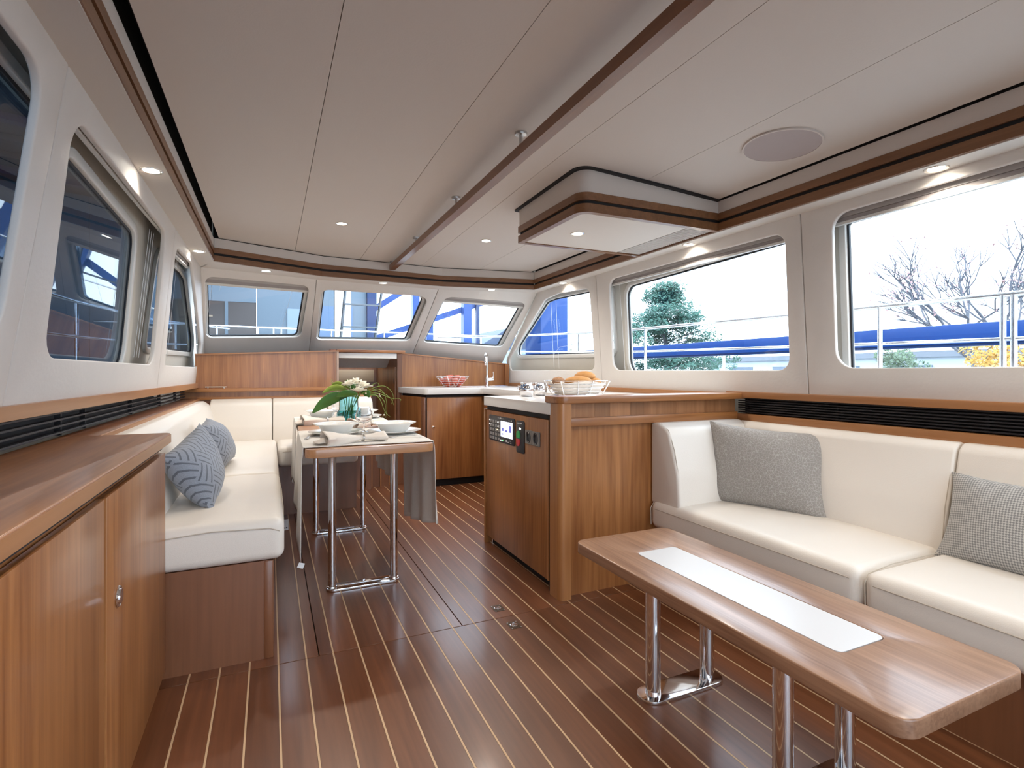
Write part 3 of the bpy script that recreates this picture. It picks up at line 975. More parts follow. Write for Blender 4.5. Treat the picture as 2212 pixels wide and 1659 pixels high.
ec = thing('engine_start_panel', 'slim black panel with green and red buttons on the peninsula door', 'control panel', (1.30, 2.72, .76))
holed('plate', rpoly([(2.664, .662), (2.768, .662), (2.768, .846), (2.664, .846)], .012), [], .006, M_BLACKPL, ec, face, bev=.0015)
def half(cy, cz, r, up):
    pts = [(cy + r * cos(t), cz + up * r * sin(t)) for t in [pi * k / 14 for k in range(15)]]
    return [(cy + r, cz - up * .018)] + pts + [(cy - r, cz - up * .018)]
holed('green_button', half(2.738, .765, .022, 1), [], .004, plain('green_plastic', (.02, .42, .10), .35), ec, lambda y, z, w: (XF - .006 - w, y, z))
holed('red_button', half(2.738, .722, .022, -1), [], .004, plain('red_plastic', (.62, .03, .035), .35), ec, lambda y, z, w: (XF - .006 - w, y, z))
B().box(XF - .0072, XF - .006, 2.705, 2.73, .796, .806, .001, 1).make('lamp', M_LED, ec)
for y0, y1 in ((2.722, 2.752), (2.69, 2.716)):
    B().box(XF - .0068, XF - .006, y0, y1, .828, .833).make('printed_mark', M_PRINT, ec)

def socket(yc, label):
    s = thing('power_socket', label, 'socket', (1.30, yc, .765), group='power sockets on the peninsula door')
    M_ST = plain('socket_grey', (.20, .185, .17), .35, metal=.4)
    circ = [(yc + .031 * cos(2 * pi * k / 28), .765 + .031 * sin(2 * pi * k / 28)) for k in range(28)]
    holed('plate', rpoly([(yc - .042, .727), (yc + .042, .727), (yc + .042, .803), (yc - .042, .803)], .004), [circ], .009, M_ST, s, face, bev=.0015)
    c2 = [(yc + .032 * cos(2 * pi * k / 28), .765 + .032 * sin(2 * pi * k / 28)) for k in range(28)]
    holed('well', c2, [], .0015, M_BLACKPL, s, face)
    for dz in (-.024, .024):
        B().box(XF - .006, XF - .001, yc - .004, yc + .004, .765 + dz - .003, .765 + dz + .003).make('earth_clip', M_CHROME, s)
socket(2.605, 'dark grey round power socket next to the engine start panel')
socket(2.520, 'dark grey round power socket nearest the peninsula corner post')

# ---- starboard sofa
so = thing('sofa', 'white leather corner sofa along the starboard wall', 'sofa', (2.2, 1.2, 0))
B().box(1.93, 2.5, -1.3, 2.285, 0, .30).make('base', WT['z'], so)
for y0, y1 in ((1.162, 2.272), (.02, 1.154), (-1.12, .012)):
    c = cushion(1.852, 2.45, y0, y1, .292, .436, .038, 'seat_cushion', so, puff=.016)
    seamline([(1.853, y0 + .035, .398), (1.849, y0 + .15, .400), (1.849, y1 - .15, .400), (1.853, y1 - .035, .398)], c, .0018)
    B().tube([(1.853, y1 - .012, .31), (1.853, y1 - .010, .40), (1.875, y1 - .010, .428), (2.0, y1 - .010, .441), (2.36, y1 - .012, .441)], .0018, 6).make('piping', M_SEAM, c)
for y0, y1 in ((1.150, 2.235), (.02, 1.144), (-1.12, .014)):
    b = B().prism(rpoly([(2.495, .40), (2.345, .40), (2.366, .60), (2.425, .822), (2.455, .846), (2.495, .846)], [0, .02, .25, .05, .02, 0], 6), 'y', y0, y1, .012, 3)
    c = b.make('back_cushion', M_LEATHER, so, smooth=60)
    B().tube([(2.442, y0 + .010, .825), (2.400, y0 + .008, .72), (2.366, y0 + .008, .60), (2.351, y0 + .010, .46)], .0018, 6).make('piping', M_SEAM, c)
b = B().prism(rpoly([(2.288, .42), (2.062, .42), (2.078, .60), (2.150, .822), (2.225, .852), (2.288, .852)], [0, .03, .25, .09, .03, 0], 7), 'x', 1.872, 2.47, .016, 3)
c = b.make('arm_cushion', M_LEATHER, so, smooth=60)
B().tube([(1.882, 2.076, .45), (1.882, 2.083, .60), (1.882, 2.112, .72), (1.884, 2.158, .82), (1.886, 2.22, .848)], .002, 6).make('piping', M_SEAM, c)

# ---- pillows
def pillow(name, label, mat, a, b_, th, M, seed, flat_=.0, curl=.0, grp=None):
    rnd = random.Random(seed)
    n = 26
    t = bmesh.new()
    ph = [rnd.uniform(0, 6.3) for _ in range(6)]
    def edge(u, v):
        # corners reach out, sides pull in
        k = 1 - .09 * (1 - abs(v) ** 2.2) * abs(u) ** 3 - 0
        q = 1 - .09 * (1 - abs(u) ** 2.2) * abs(v) ** 3
        return a * u * k, b_ * v * q
    for side in (1, -1):
        g = []
        for i in range(n + 1):
            row = []
            for j in range(n + 1):
                u, v = -1 + 2 * i / n, -1 + 2 * j / n
                x, y = edge(u, v)
                h = th * max(0, (1 - abs(u) ** 2.6)) ** .62 * max(0, (1 - abs(v) ** 2.6)) ** .62
                h *= 1 + .08 * sin(3 * u + ph[0]) * sin(2.5 * v + ph[1])
                z = side * h + curl * (u * v) * .03 + flat_ * .02 * (u * u - v * v)
                z += .004 * sin(9 * u + 5 * v + ph[2]) * (abs(u * v)) 
                row.append(t.verts.new((x, y, z)))
            g.append(row)
        for i in range(n):
            for j in range(n):
                f = (g[i][j], g[i + 1][j], g[i + 1][j + 1], g[i][j + 1])
                t.faces.new(f if side > 0 else f[::-1])
    bmesh.ops.remove_doubles(t, verts=t.verts, dist=1e-5)
    bb = B(); bb.add(t)
    o = bb.make(name, mat, None, smooth=80)
    o.matrix_world = M
    o.matrix_basis = M
    tag(o, label, 'pillow', grp)
    return o
def pframe(c, xdir, ydir):
    X = Vector(xdir).normalized(); Y = Vector(ydir); Y = (Y - X * Y.dot(X)).normalized(); Z = X.cross(Y)
    m = Matrix((X, Y, Z)).transposed().to_4x4()
    m.translation = c
    return m
M_BASKET = weave_mat('grey_parquet_weave', 'basket', (.235, .255, .30), (.105, .115, .14), 13)
M_CRACK = weave_mat('taupe_crackle_weave', 'crackle', (.29, .262, .238), (.40, .375, .345), 75)
M_CHECK = weave_mat('grey_houndstooth', 'check', (.46, .44, .41), (.21, .205, .20), 170)
pillow('throw_pillow', 'near grey parquet-pattern pillow leaning on the port backrest', M_BASKET, .245, .15, .085, pframe((-.292, 2.74, .695), (.05, .96, .13), (-.39, -.28, .87)), 3, curl=1)
pillow('throw_pillow', 'farther grey parquet-pattern pillow leaning on the port backrest', M_BASKET, .245, .15, .085, pframe((-.296, 3.62, .692), (.04, .97, .05), (-.36, -.15, .92)), 4, curl=-1)
pillow('throw_pillow', 'large taupe crackle-pattern pillow in the sofa corner', M_CRACK, .29, .215, .085, pframe((2.285, 1.90, .632), (.42, -.80, -.03), (.20, .06, .92)), 5, curl=-1.2)
pillow('throw_pillow', 'small check-pattern pillow by the right picture edge', M_CHECK, .25, .165, .07, pframe((2.33, .905, .582), (-.06, -.98, .0), (.30, .05, .9)), 6)

# ---- coffee table
ct = thing('coffee_table', 'low walnut coffee table with white inlay in front of the sofa', 'coffee table', (1.33, 1.2, 0))
top_out = rpoly([(1.100, .60), (1.562, .60), (1.562, 1.812), (1.100, 1.812)], .045, 8)
inl = rpoly([(1.236, .82), (1.416, .82), (1.416, 1.592), (1.236, 1.592)], .02, 6)
holed('top', top_out, [inl], .040, WTAB, ct, lambda u, v, w: (u, v, .411 + w), bev=.004)
holed('white_inlay', inset(inl, .0012), [], .03, plain('white_inlay', (.70, .71, .73), .25), ct, lambda u, v, w: (u, v, .4208 + w))
for x, y in ((1.205, 1.46), (1.452, 1.46), (1.205, .95), (1.452, .95)):
    B().lathe([(.0255, 0), (.0255, .41)], (x, y, .001), 24).make('leg', M_CHROME, ct)
for y in (1.46, .95):
    holed('foot_plate', rpoly([(1.15, y - .05), (1.507, y - .05), (1.507, y + .05), (1.15, y + .05)], .048, 8), [], .012, M_CHROME, ct, lambda u, v, w: (u, v, w), bev=.002)

# ---- dining table
TA = radians(-1.0)
TC = Vector((.470, 3.52, 0))
dt = thing('dining_table', 'cherry dining table on chrome tube legs laid for a meal', 'dining table', TC, TA)
holed('top', rpoly([(.162, 2.545), (.762, 2.545), (.762, 4.50), (.162, 4.50)], .05, 8), [], .040, wood('table_cherry', (.36, .165, .07), (.56, .28, .13), 'x', rough=.28, coat=.3), dt,
      lambda u, v, w: tuple(TC + Matrix.Rotation(TA, 3, 'Z') @ (Vector((u, v, .73 + w)) - TC)), bev=.003)
for yy in (2.868, 3.91):
    fpl = holed('foot_plate', rpoly([(.262, yy - .042), (.638, yy - .042), (.638, yy + .042), (.262, yy + .042)], .040, 8),
                [rpoly([(.352, yy - .005), (.548, yy - .005), (.548, yy + .005), (.352, yy + .005)], .0045)], .014, M_CHROME, dt, lambda u, v, w: (u, v, .0005 + w), bev=.003)
    for xx in (.292, .610):
        l = B().lathe([(.0205, 0), (.0205, .72)], (xx, yy, .012), 24).make('leg', M_CHROME, dt)
        B().lathe([(.027, 0), (.025, .006), (.021, .008)], (xx, yy, .0145), 24).make('collar', M_CHROME, l)
TZ = .7705
def tb(x, y, z=TZ):          # a point on the table in table coordinates
    return tuple(TC + Matrix.Rotation(TA, 3, 'Z') @ (Vector((x, y, z)) - TC))

# ---- linen runners across the table
def runner(name, label, y0, y1, dl, dr, seed):
    rnd = random.Random(seed)
    ph = [rnd.uniform(0, 6.3) for _ in range(6)]
    XL, XR = .155, .769
    def f(u, v):
        y = y0 + (y1 - y0) * v
        Ltop = XR - XL
        zl, zr = dl(v), dr(v)
        if u < .36:
            q = 1 - u / .36
            x = XL - .006 * min(1, q * 8) - .016 * q * (.5 + .5 * sin(9 * v + ph[0])) - .006 * sin(16 * v + ph[1]) * q
            yy = y + .03 * q * sin(5 * v + ph[2]) - q * q * (v - .5) * .05
            return tb(x, yy, TZ + .004 - max(0, q) * (TZ - zl))
        if u > .64:
            q = (u - .64) / .36
            x = XR + .006 * min(1, q * 8) + .022 * q * (.5 + .5 * sin(8 * v + ph[3])) + .016 * sin(19 * v + ph[4]) * q
            yy = y + .012 * q * sin(5 * v + ph[5])
            return tb(x, yy, TZ + .004 - q * (TZ - zr))
        q = (u - .36) / .28
        return tb(XL + Ltop * q, y + .004 * sin(7 * q + ph[1]), TZ + .004)
    o = B().sheet(f, 50, 30).make('cloth', M_LINEN, None, smooth=80, mods=solid(.0025))
    o.name = name
    return tag(o, label, 'table runner', 'linen table runners')
r1 = runner('table_runner', 'near linen runner hanging over both sides of the dining table', 2.60, 3.36, lambda v: .235 + .12 * v ** .5 + .03 * sin(9 * v), lambda v: .335 - .13 * v + .05 * max(0, .35 - v), 2)
r2 = runner('table_runner', 'far linen runner across the forward end of the dining table', 3.76, 4.46, lambda v: .33 + .05 * sin(6 * v), lambda v: .34 + .05 * v, 5)
pt = B()
Mt = Matrix.Translation(tb(.150, 2.665, .222)) @ Matrix.Rotation(radians(20), 4, 'Z') @ Matrix.Rotation(radians(25), 4, 'Y')
pt.box(-.014, .016, -.0008, .0008, -.02, .004, M=Mt)
tag(pt.make('cloth_label', plain('paper_white', (.82, .82, .82), .7), None), 'small white care label at the tip of the near runner', 'label')
pt = thing('price_tag', 'small white printed tag hanging below the dinette seat cushion', 'tag', (.06, 3.1, .3))
Mt = Matrix.Translation((.072, 3.03, .345)) @ Matrix.Rotation(radians(10), 4, 'Z')
B().box(-.018, .018, -.0006, .0006, -.055, 0, M=Mt).make('card', plain('paper_tag', (.75, .73, .73), .7), pt)
for k, (a, c) in enumerate(((-.014, -.04), (-.005, -.04), (.005, -.04))):
    B().box(a, a + .007, -.0009, -.0006, c - .006, c, M=Mt).make('print', M_BLACKPL, pt)
B().tube([(.072, 3.03, .345), (.066, 3.03, .375), (.052, 3.03, .395)], .0008, 5).make('string', M_BLACKPL, pt)

# ---- crockery
plate_me = B().lathe([(.0001, .006), (.075, .006), (.085, .009), (.146, .021), (.149, .021), (.148, .018), (.088, .003), (.078, 0), (.0001, 0)], n=48).make('dinner_plate', M_CHINA, None, smooth=50)
bowl_me = B().lathe([(.0001, .008), (.055, .008), (.072, .016), (.088, .044), (.121, .056), (.1235, .056), (.122, .053), (.092, .040), (.077, .012), (.060, .0), (.0001, .0)], n=48).make('soup_bowl', M_CHINA, None, smooth=50)
settings = [(.345, 3.09, 'near left', 'beside the folded napkin'), (.652, 3.02, 'near right', 'in front of the fork'),
            (.345, 4.20, 'far left', 'at its forward end'), (.625, 4.14, 'far right', 'behind the wine glass')]
for i, (x, y, w_, e) in enumerate(settings):
    p_ = plate_me if i == 0 else clone(plate_me)
    p_.location = tb(x, y, TZ + .0055)
    tag(p_, 'wide white dinner plate under the %s soup bowl' % w_, 'plate', 'dinner plates on the dining table')
    q_ = bowl_me if i == 0 else clone(bowl_me)
    q_.location = tb(x, y, TZ + .012)
    tag(q_, 'deep white rimmed soup bowl, %s on the table %s' % (w_, e), 'bowl', 'soup bowls on the dining table')

# ---- napkins rolled in rings
def napkin(label, c, ang, ln, ringpos):
    o = thing('napkin', label, 'napkin', (*c[:2], c[2]), ang, 'rolled napkins on the dining table')
    def f(u, v):
        x = (u - .5) * ln
        k = (u - ringpos)
        pinch = .55 + .9 * min(1, abs(k) * 2.2)
        rx = .030 * pinch * (1 + (.5 * max(0, ringpos - u - .1) / .4 if u < ringpos else 0))
        a = 2 * pi * v
        fold = 1 + .14 * sin(3 * a + 4 * u)
        return (x, rx * 1.25 * cos(a) * fold, .021 + rx * .62 * sin(a) * fold * (.8 + .2 * sin(2 * a)))
    B().sheet(f, 26, 20).make('cloth', M_NAPKIN, o, smooth=70, world=False, mods=solid(.0015))
    def flap(u, v):
        return (-ln * .5 - .03 * u * (1 + .6 * sin(2.2 * v + .4)), (v - .5) * (.085 + .02 * u), .006 + .022 * (1 - u) * (1 - (2 * v - 1) ** 2) + .004)
    B().sheet(flap, 6, 8).make('corner_fold', M_NAPKIN, o, smooth=70, world=False, mods=solid(.0015))
    xr = (ringpos - .5) * ln
    Mr = Matrix.Translation((xr, 0, .021)) @ Matrix.Rotation(pi / 2, 4, 'Y') @ Matrix.Scale(1.35, 4, (0, 1, 0))
    B().lathe([(.0175, -.004), (.0195, -.004), (.0195, .004), (.0175, .004)], (0, 0, 0), 24, M=Mr, closed=True).make('napkin_ring', M_STEEL, o, world=False)
    return o
napkin('near cream napkin rolled in a steel ring at the table edge', tb(.400, 2.705, TZ + .006), TA + radians(8), .30, .62)
napkin('far cream napkin rolled in a steel ring beside the far left plate', tb(.325, 3.80, TZ + .006), TA + radians(6), .27, .60)
napkin('cream napkin rolled between the wine glass and the near right bowl', tb(.575, 3.45, TZ + .006), TA + radians(18), .22, .55)

# ---- cutlery
def fork(label, c, ang):
    o = thing('fork', label, 'fork', c, ang, 'forks on the dining table')
    def handle(u, v):
        x = -.10 + .145 * u
        w_ = .004 + .0045 * (1 - u) ** 2
        return (x, (v - .5) * 2 * w_, .004 + .006 * sin(pi * u))
    B().sheet(handle, 14, 3).make('handle', M_STEEL, o, world=False, mods=solid(.0018))
    b = B()
    b.box(.044, .062, -.012, .012, .003, .0046)
    for k in range(4):
        yy = -.0105 + k * .007
        b.tube([(.06, yy, .0038), (.085, yy, .006), (.105, yy, .012)], .0014, 6)
    b.make('tines', M_STEEL, o, world=False)
fork('steel fork lying beside the near right plate', tb(.655, 2.79, TZ + .006), TA + radians(172))
fork('steel fork lying beside the near left plate', tb(.205, 2.99, TZ + .006), TA + radians(75))

# ---- wine glasses
M_GLASS = plain('drinking_glass', (.97, .98, 1.0), .02, trans=1.0, ior=1.4)
def glass(label, x, y):
    o = thing('wine_glass', label, 'wine glass', tb(x, y, TZ + .0055), 0, 'wine glasses on the dining table')
    B().lathe([(.034, .168), (.0345, .168), (.047, .130), (.052, .105), (.047, .082), (.030, .064), (.006, .056), (.0001, .055), (.0001, .060), (.028, .068), (.045, .084), (.050, .105), (.0455, .130)], n=32, closed=True).make('bowl', M_GLASS, o, smooth=60, world=False, mods=lambda q: setattr(q, 'scale', (.96, .96, .86)))
    B().lathe([(.006, .057), (.0042, .04), (.0042, .012), (.008, .005), (.034, .0025), (.035, 0), (.0001, 0)], n=32).make('stem_and_foot', M_GLASS, o, smooth=60, world=False, mods=lambda q: setattr(q, 'scale', (.96, .96, .86)))
glass('clear wine glass standing between the two near bowls', .505, 3.165)
glass('clear wine glass behind the flower vase on its left', .455, 4.12)

# ---- flower vase
vs = thing('flower_vase', 'blue-green glass vase in the middle of the dining table', 'vase', tb(.500, 3.88, TZ + .0055))
M_VASE = plain('aqua_glass', (.55, .86, .90), .03, trans=1.0, ior=1.35)
B().lathe([(.0001, .0), (.076, 0), (.082, .01), (.082, .060), (.074, .075), (.066, .085), (.064, .185), (.060, .185), (.062, .088), (.070, .078), (.078, .062), (.078, .012), (.0001, .010)], n=36).make('body', M_VASE, vs, smooth=50, world=False)
B().lathe([(.0001, .012), (.075, .013), (.075, .060), (.068, .076), (.0001, .078)], n=32).make('water', plain('tinted_water', (.35, .78, .80), .02, trans=1.0, ior=1.33), vs, smooth=50, world=False)

fb = thing('flower_bouquet', 'bouquet of white roses with broad green leaves and grass loops', 'flowers', tb(.500, 3.88, TZ + .02))
M_LEAF = plain('leaf_green', (.055, .16, .025), .4, vary=.35, vscale=14)
M_LEAF2 = plain('leaf_yellow_green', (.28, .36, .05), .45, vary=.3, vscale=14)
M_GRASSB = plain('grass_blade', (.22, .34, .07), .5)
M_ROSE = plain('white_rose', (.86, .80, .66), .7, sheen=.3)
M_STEM = plain('flower_stem', (.16, .30, .06), .6)
V0 = Vector(tb(.500, 3.88, TZ))
rt = Vector((cos(YAW), -sin(YAW), 0)); fw = Vector((sin(YAW), cos(YAW), 0)); up = Vector((0, 0, 1))
def bq(a, b, c):            # bouquet coordinates: across, up, away
    return V0 + rt * a + up * b + fw * c
def rose(c, r, seed):
    rnd = random.Random(seed)
    b = B()
    b.ball(c, r * .5, (1, 1, .9), 2)
    for k in range(15):
        ring = k // 5
        a = k * 2.4 + rnd.uniform(-.2, .2)
        tiltp = .25 + .38 * ring
        rr = r * (.42 + .25 * ring)
        def petal(u, v, a=a, rr=rr, tiltp=tiltp, ring=ring):
            th = a + (u - .5) * 1.5
            h = v
            rad = rr * (.55 + .55 * sin(h * 1.5)) * (1 + tiltp * h * h * .6)
            z = r * (-.45 + 1.15 * h - .35 * ring * h) - .25 * r * (2 * u - 1) ** 2 * h
            return Vector(c) + Vector((rad * cos(th), rad * sin(th), z))
        b.sheet(petal, 6, 5)
    return b.make('rose', M_ROSE, fb, smooth=80, mods=solid(.0012))
for i, (a, b_, c, r) in enumerate(((.052, .285, .0, .042), (.018, .275, -.03, .036), (.105, .262, -.01, .043), (.085, .235, -.05, .036), (.03, .252, .05, .035))):
    rose(bq(a, b_, c), r, i)
    B().tube([bq(a * .9, b_ - .03, c * .9), bq(a * .45, .14, c * .4), bq(-.02 + i * .01, .02, .01 * i - .02)], .003, 6).make('stem', M_STEM, fb)
def leaf(p0, p1, p2, w_, mat, bend=.3, face=.75):
    p0, p1, p2 = map(Vector, (p0, p1, p2))
    def f(u, v):
        p = p0 * (1 - u) ** 2 + p1 * 2 * u * (1 - u) + p2 * u * u
        d = ((p1 - p0) * (1 - u) + (p2 - p1) * u).normalized()
        s_ = (d.cross(up).normalized() * (1 - face) + d.cross(fw).normalized() * face).normalized()
        q = 2 * v - 1
        ww = w_ * (sin(pi * min(1, u * .93 + .05)) ** .8)
        nn = s_.cross(d)
        return p + s_ * q * ww + nn * (abs(q) ** 1.5) * ww * bend
    return B().sheet(f, 16, 8).make('leaf', mat, fb, smooth=80, mods=solid(.001))
leaf(bq(.0, .185, -.03), bq(-.10, .200, -.06), bq(-.225, .070, -.08), .042, M_LEAF, .25)
leaf(bq(-.06, .185, -.085), bq(.02, .215, -.11), bq(.085, .200, -.07), .026, M_LEAF, .3)
leaf(bq(-.01, .22, 0), bq(-.09, .27, 0), bq(-.175, .205, -.03), .022, M_LEAF2, .5)
leaf(bq(.0, .235, .02), bq(-.08, .29, .02), bq(-.13, .262, .03), .016, M_LEAF2, .3)
leaf(bq(.045, .20, -.05), bq(.06, .27, -.07), bq(.068, .275, -.05), .022, M_LEAF, .3)
leaf(bq(.09, .21, -.02), bq(.14, .215, -.03), bq(.15, .175, -.02), .028, M_LEAF, .3)
leaf(bq(-.02, .24, .05), bq(-.02, .28, .06), bq(-.05, .275, .07), .03, M_LEAF, .3)
for i, pts in enumerate((((.10, .20), (.19, .25), (.26, .262), (.31, .225), (.33, .17), (.30, .115)), ((.10, .20), (.16, .26), (.21, .285), (.22, .26), (.20, .245)),
                         ((.12, .20), (.20, .21), (.27, .18), (.31, .165), (.36, .17), (.375, .155), (.36, .145)), ((.11, .19), (.19, .20), (.23, .15), (.245, .09), (.27, .05), (.30, .035)),
                         ((.12, .19), (.22, .19), (.26, .13), (.25, .05), (.22, .02)), ((-.04, .23), (-.10, .255), (-.13, .29), (-.14, .31)), ((-.05, .24), (-.12, .26), (-.16, .30)),
                         ((.12, .20), (.18, .24), (.23, .22), (.25, .17), (.26, .10), (.245, .0)), ((.10, .20), (.16, .23), (.24, .2), (.29, .16), (.31, .1)))):
    q = []
    for k in range(len(pts) - 1):
        for s_ in range(4):
            t_ = s_ / 4
            q.append(bq(pts[k][0] * (1 - t_) + pts[k + 1][0] * t_, pts[k][1] * (1 - t_) + pts[k + 1][1] * t_, -.03 + .012 * i))
    for _ in range(4):
        q = [q[0]] + [(q[k - 1] + q[k] * 2 + q[k + 1]) / 4 for k in range(1, len(q) - 1)] + [q[-1]]
    B().tube(q, .0028, 6, taper=[1 - .75 * k / len(q) for k in range(len(q))]).make('grass_blade', M_GRASSB, fb)
for a, b_, c in ((.225, .198, -.03), (.23, .185, -.03), (.255, .052, -.02), (.135, .205, -.05), (-.02, .262, -.04), (-.03, .268, -.03)):
    B().ball(bq(a, b_, c), .006, sub=1).make('bud', M_ROSE, fb)
for k in range(6):
    B().tube([bq(-.03 + .012 * k, .02, -.03 + .01 * k), bq(-.02 + .01 * k, .10, .0), bq(-.04 + .025 * k, .20, -.01)], .0035, 6).make('stem', M_STEM, fb)

# ================================================================== SMALL THINGS IN THE GALLEY
ft = thing('galley_tap', 'tall chrome mixer tap with side lever behind the fruit bowl', 'tap', (2.19, 5.45, .966))
X, Y, Z0 = 2.19, 5.45, .966
B().lathe([(.028, 0), (.027, .006), (.022, .010), (.0205, .105), (.017, .112), (.0155, .13)], (X, Y, Z0), 24).make('body', M_CHROME, ft)
B().lathe([(.0145, .12), (.0145, .30)], (X, Y, Z0), 20).make('column', M_CHROME, ft)
B().tube([(X, Y, Z0 + .29), (X - .004, Y - .01, Z0 + .325), (X - .02, Y - .035, Z0 + .352), (X - .04, Y - .065, Z0 + .358), (X - .055, Y - .09, Z0 + .335), (X - .058, Y - .10, Z0 + .29)], .014, 16).make('spout', M_CHROME, ft)
B().lathe([(.016, 0), (.019, .01), (.019, .05), (.015, .06)], (X - .058, Y - .10, Z0 + .235), 20).make('spray_head', M_CHROME, ft)
lv = B().tube([(X, Y - .005, Z0 + .075), (X + .07, Y - .025, Z0 + .085)], .0165, 16).make('lever_base', M_CHROME, ft)
B().tube([(X + .062, Y - .022, Z0 + .085), (X + .068, Y - .024, Z0 + .13), (X + .064, Y - .024, Z0 + .165)], .0055, 10).make('lever', M_CHROME, lv)

def wire_ring(b, c, rx, ry, z, r=.0022, n=40, sq=2.0):
    pts = []
    for k in range(n):
        a = 2 * pi * k / n
        ca, sa = cos(a), sin(a)
        pts.append((c[0] + rx * math.copysign(abs(ca) ** (2 / sq), ca), c[1] + ry * math.copysign(abs(sa) ** (2 / sq), sa), z))
    return b.tube(pts, r, 6, closed=True)
fbowl = thing('fruit_bowl', 'flared wire fruit bowl on the white worktop by the tap', 'bowl', (1.77, 5.40, .966))
cx, cy = 1.77, 5.40
for k in range(7):
    t_ = k / 6
    b = B(); wire_ring(b, (cx, cy), .085 + .098 * t_, .085 + .098 * t_, .9695 + .112 * t_, .0032 if k == 6 else .0022)
    b.make('rim' if k == 6 else 'hoop', M_CHROME, fbowl)
for k in range(8):
    a = 2 * pi * k / 8 + .2
    B().tube([(cx + .085 * cos(a), cy + .085 * sin(a), .9695), (cx + .183 * cos(a), cy + .183 * sin(a), 1.0815)], .0024, 6).make('spoke', M_CHROME, fbowl)
b = B()
for k in range(4):
    a = pi * k / 4
    b.tube([(cx - .085 * cos(a), cy - .085 * sin(a), .9695), (cx + .085 * cos(a), cy + .085 * sin(a), .9695)], .002, 6)
b.make('floor_wires', M_CHROME, fbowl)
M_APPLE = plain('apple_red', (.50, .07, .025), .35, vary=.45, vscale=18)
spots = [(-.055, -.04, .04), (.05, -.05, .04), (0, .055, .042), (-.10, .015, .062), (.105, .01, .062), (.0, -.095, .066), (-.045, -.02, .098), (.05, -.015, .098), (.0, .05, .10), (.085, -.075, .085), (-.08, -.075, .088)]
words = ['lowest left', 'lowest right', 'lowest rear', 'left side', 'right side', 'front', 'upper left', 'upper right', 'topmost rear', 'front right rim', 'front left rim']
for (dx, dy, dz), wd in zip(spots, words):
    o = thing('apple', 'red apple in the wire fruit bowl, %s of the heap' % wd, 'apple', (cx + dx, cy + dy, .966 + dz), random.uniform(0, 6), 'apples in the wire fruit bowl')
    B().lathe([(.0001, .026), (.010, .031), (.024, .030), (.035, .016), (.0375, .0), (.033, -.018), (.020, -.031), (.008, -.032), (.0001, -.028)], n=18).make('fruit', M_APPLE, o, smooth=80, world=False)
    B().tube([(0, 0, .024), (.002, .001, .042)], .0014, 5).make('stalk', M_STEM, o, world=False)

def pot(label, x, y, s):
    o = thing('steel_pot', label, 'pot', (x, y, .9665), 0, 'polished pots on the peninsula worktop')
    B().lathe([(.0001, 0), (.034 * s, 0), (.044 * s, .012 * s), (.051 * s, .035 * s), (.049 * s, .060 * s), (.040 * s, .080 * s), (.043 * s, .090 * s), (.041 * s, .090 * s), (.038 * s, .081 * s), (.046 * s, .058 * s), (.0001, .01)], n=32).make('body', M_CHROME, o, smooth=60, world=False)
    B().lathe([(.0001, .092 * s), (.012 * s, .090 * s), (.041 * s, .083 * s), (.0405 * s, .080 * s), (.0001, .084 * s)], n=28).make('lid', M_CHROME, o, smooth=60, world=False)
    for sg in (-1, 1):
        B().tube([(sg * .046 * s, 0, .066 * s), (sg * .062 * s, 0, .070 * s), (sg * .064 * s, 0, .050 * s), (sg * .050 * s, 0, .040 * s)], .003 * s, 8).make('handle', M_CHROME, o, world=False)
pot('shiny steel sugar pot nearest the worktop corner', 1.505, 3.06, 1.0)
pot('shiny steel pot half hidden behind the bread basket', 1.655, 3.16, .95)

bk = thing('bread_basket', 'flared rectangular wire bread basket on the peninsula worktop', 'basket', (1.92, 3.1, .966))
bx, by = 1.92, 3.12
for k in range(5):
    t_ = k / 4
    b = B(); wire_ring(b, (bx, by), .155 + .045 * t_, .085 + .035 * t_, .9695 + .095 * t_, .0034 if k == 4 else .0022, 48, 5.0)
    b.make('rim' if k == 4 else 'hoop', M_CHROME, bk)
for sx, sy in ((-1, -1), (1, -1), (-1, 1), (1, 1), (-.3, -1), (.3, -1), (-.3, 1), (.3, 1)):
    B().tube([(bx + sx * .15, by + sy * .083, .9685), (bx + sx * .195, by + sy * .117, 1.0655)], .0032, 8).make('upright', M_CHROME, bk)
b = B()
for k in range(7):
    yy = by - .075 + k * .025
    b.tube([(bx - .15, yy, .9695), (bx + .15, yy, .9695)], .002, 6)
b.make('floor_wires', M_CHROME, bk)
def cl(u, v):
    a = 2 * pi * u
    ca, sa = cos(a), sin(a)
    k = v
    rx, ry = (.145 + .045 * k), (.078 + .035 * k)
    return (bx + rx * math.copysign(abs(ca) ** .4, ca), by + ry * math.copysign(abs(sa) ** .4, sa), .976 + .078 * k + .006 * sin(7 * a) * k)
lo = B().sheet(cl, 48, 6).make('cloth', M_NAPKIN, None, smooth=80, mods=solid(.0015))
lo.name = 'basket_liner'
tag(lo, 'cream cloth lining inside the wire bread basket', 'cloth')
M_BREAD = plain('bread_crust', (.46, .22, .065), .6, vary=.3, vscale=22, bump=.3, bscale=60)
M_SEED = plain('seeded_crust', (.30, .15, .07), .7, vary=.6, vscale=90, bump=.9, bscale=150)
def loaf(label, c, L_, w_, h, rz, mat, jit=.02):
    M = Matrix.Translation(c) @ Matrix.Rotation(rz, 4, 'Z')
    b = B(); b.ball((0, 0, 0), 1, (L_ / 2, w_ / 2, h / 2), 3, jit)
    o = b.make('bread_roll', mat, None, smooth=80)
    o.matrix_basis = M
    return tag(o, label, 'bread', 'rolls in the bread basket')
loaf('long seeded bread roll at the front of the basket', (1.90, 3.07, 1.062), .19, .085, .07, radians(-22), M_BREAD)
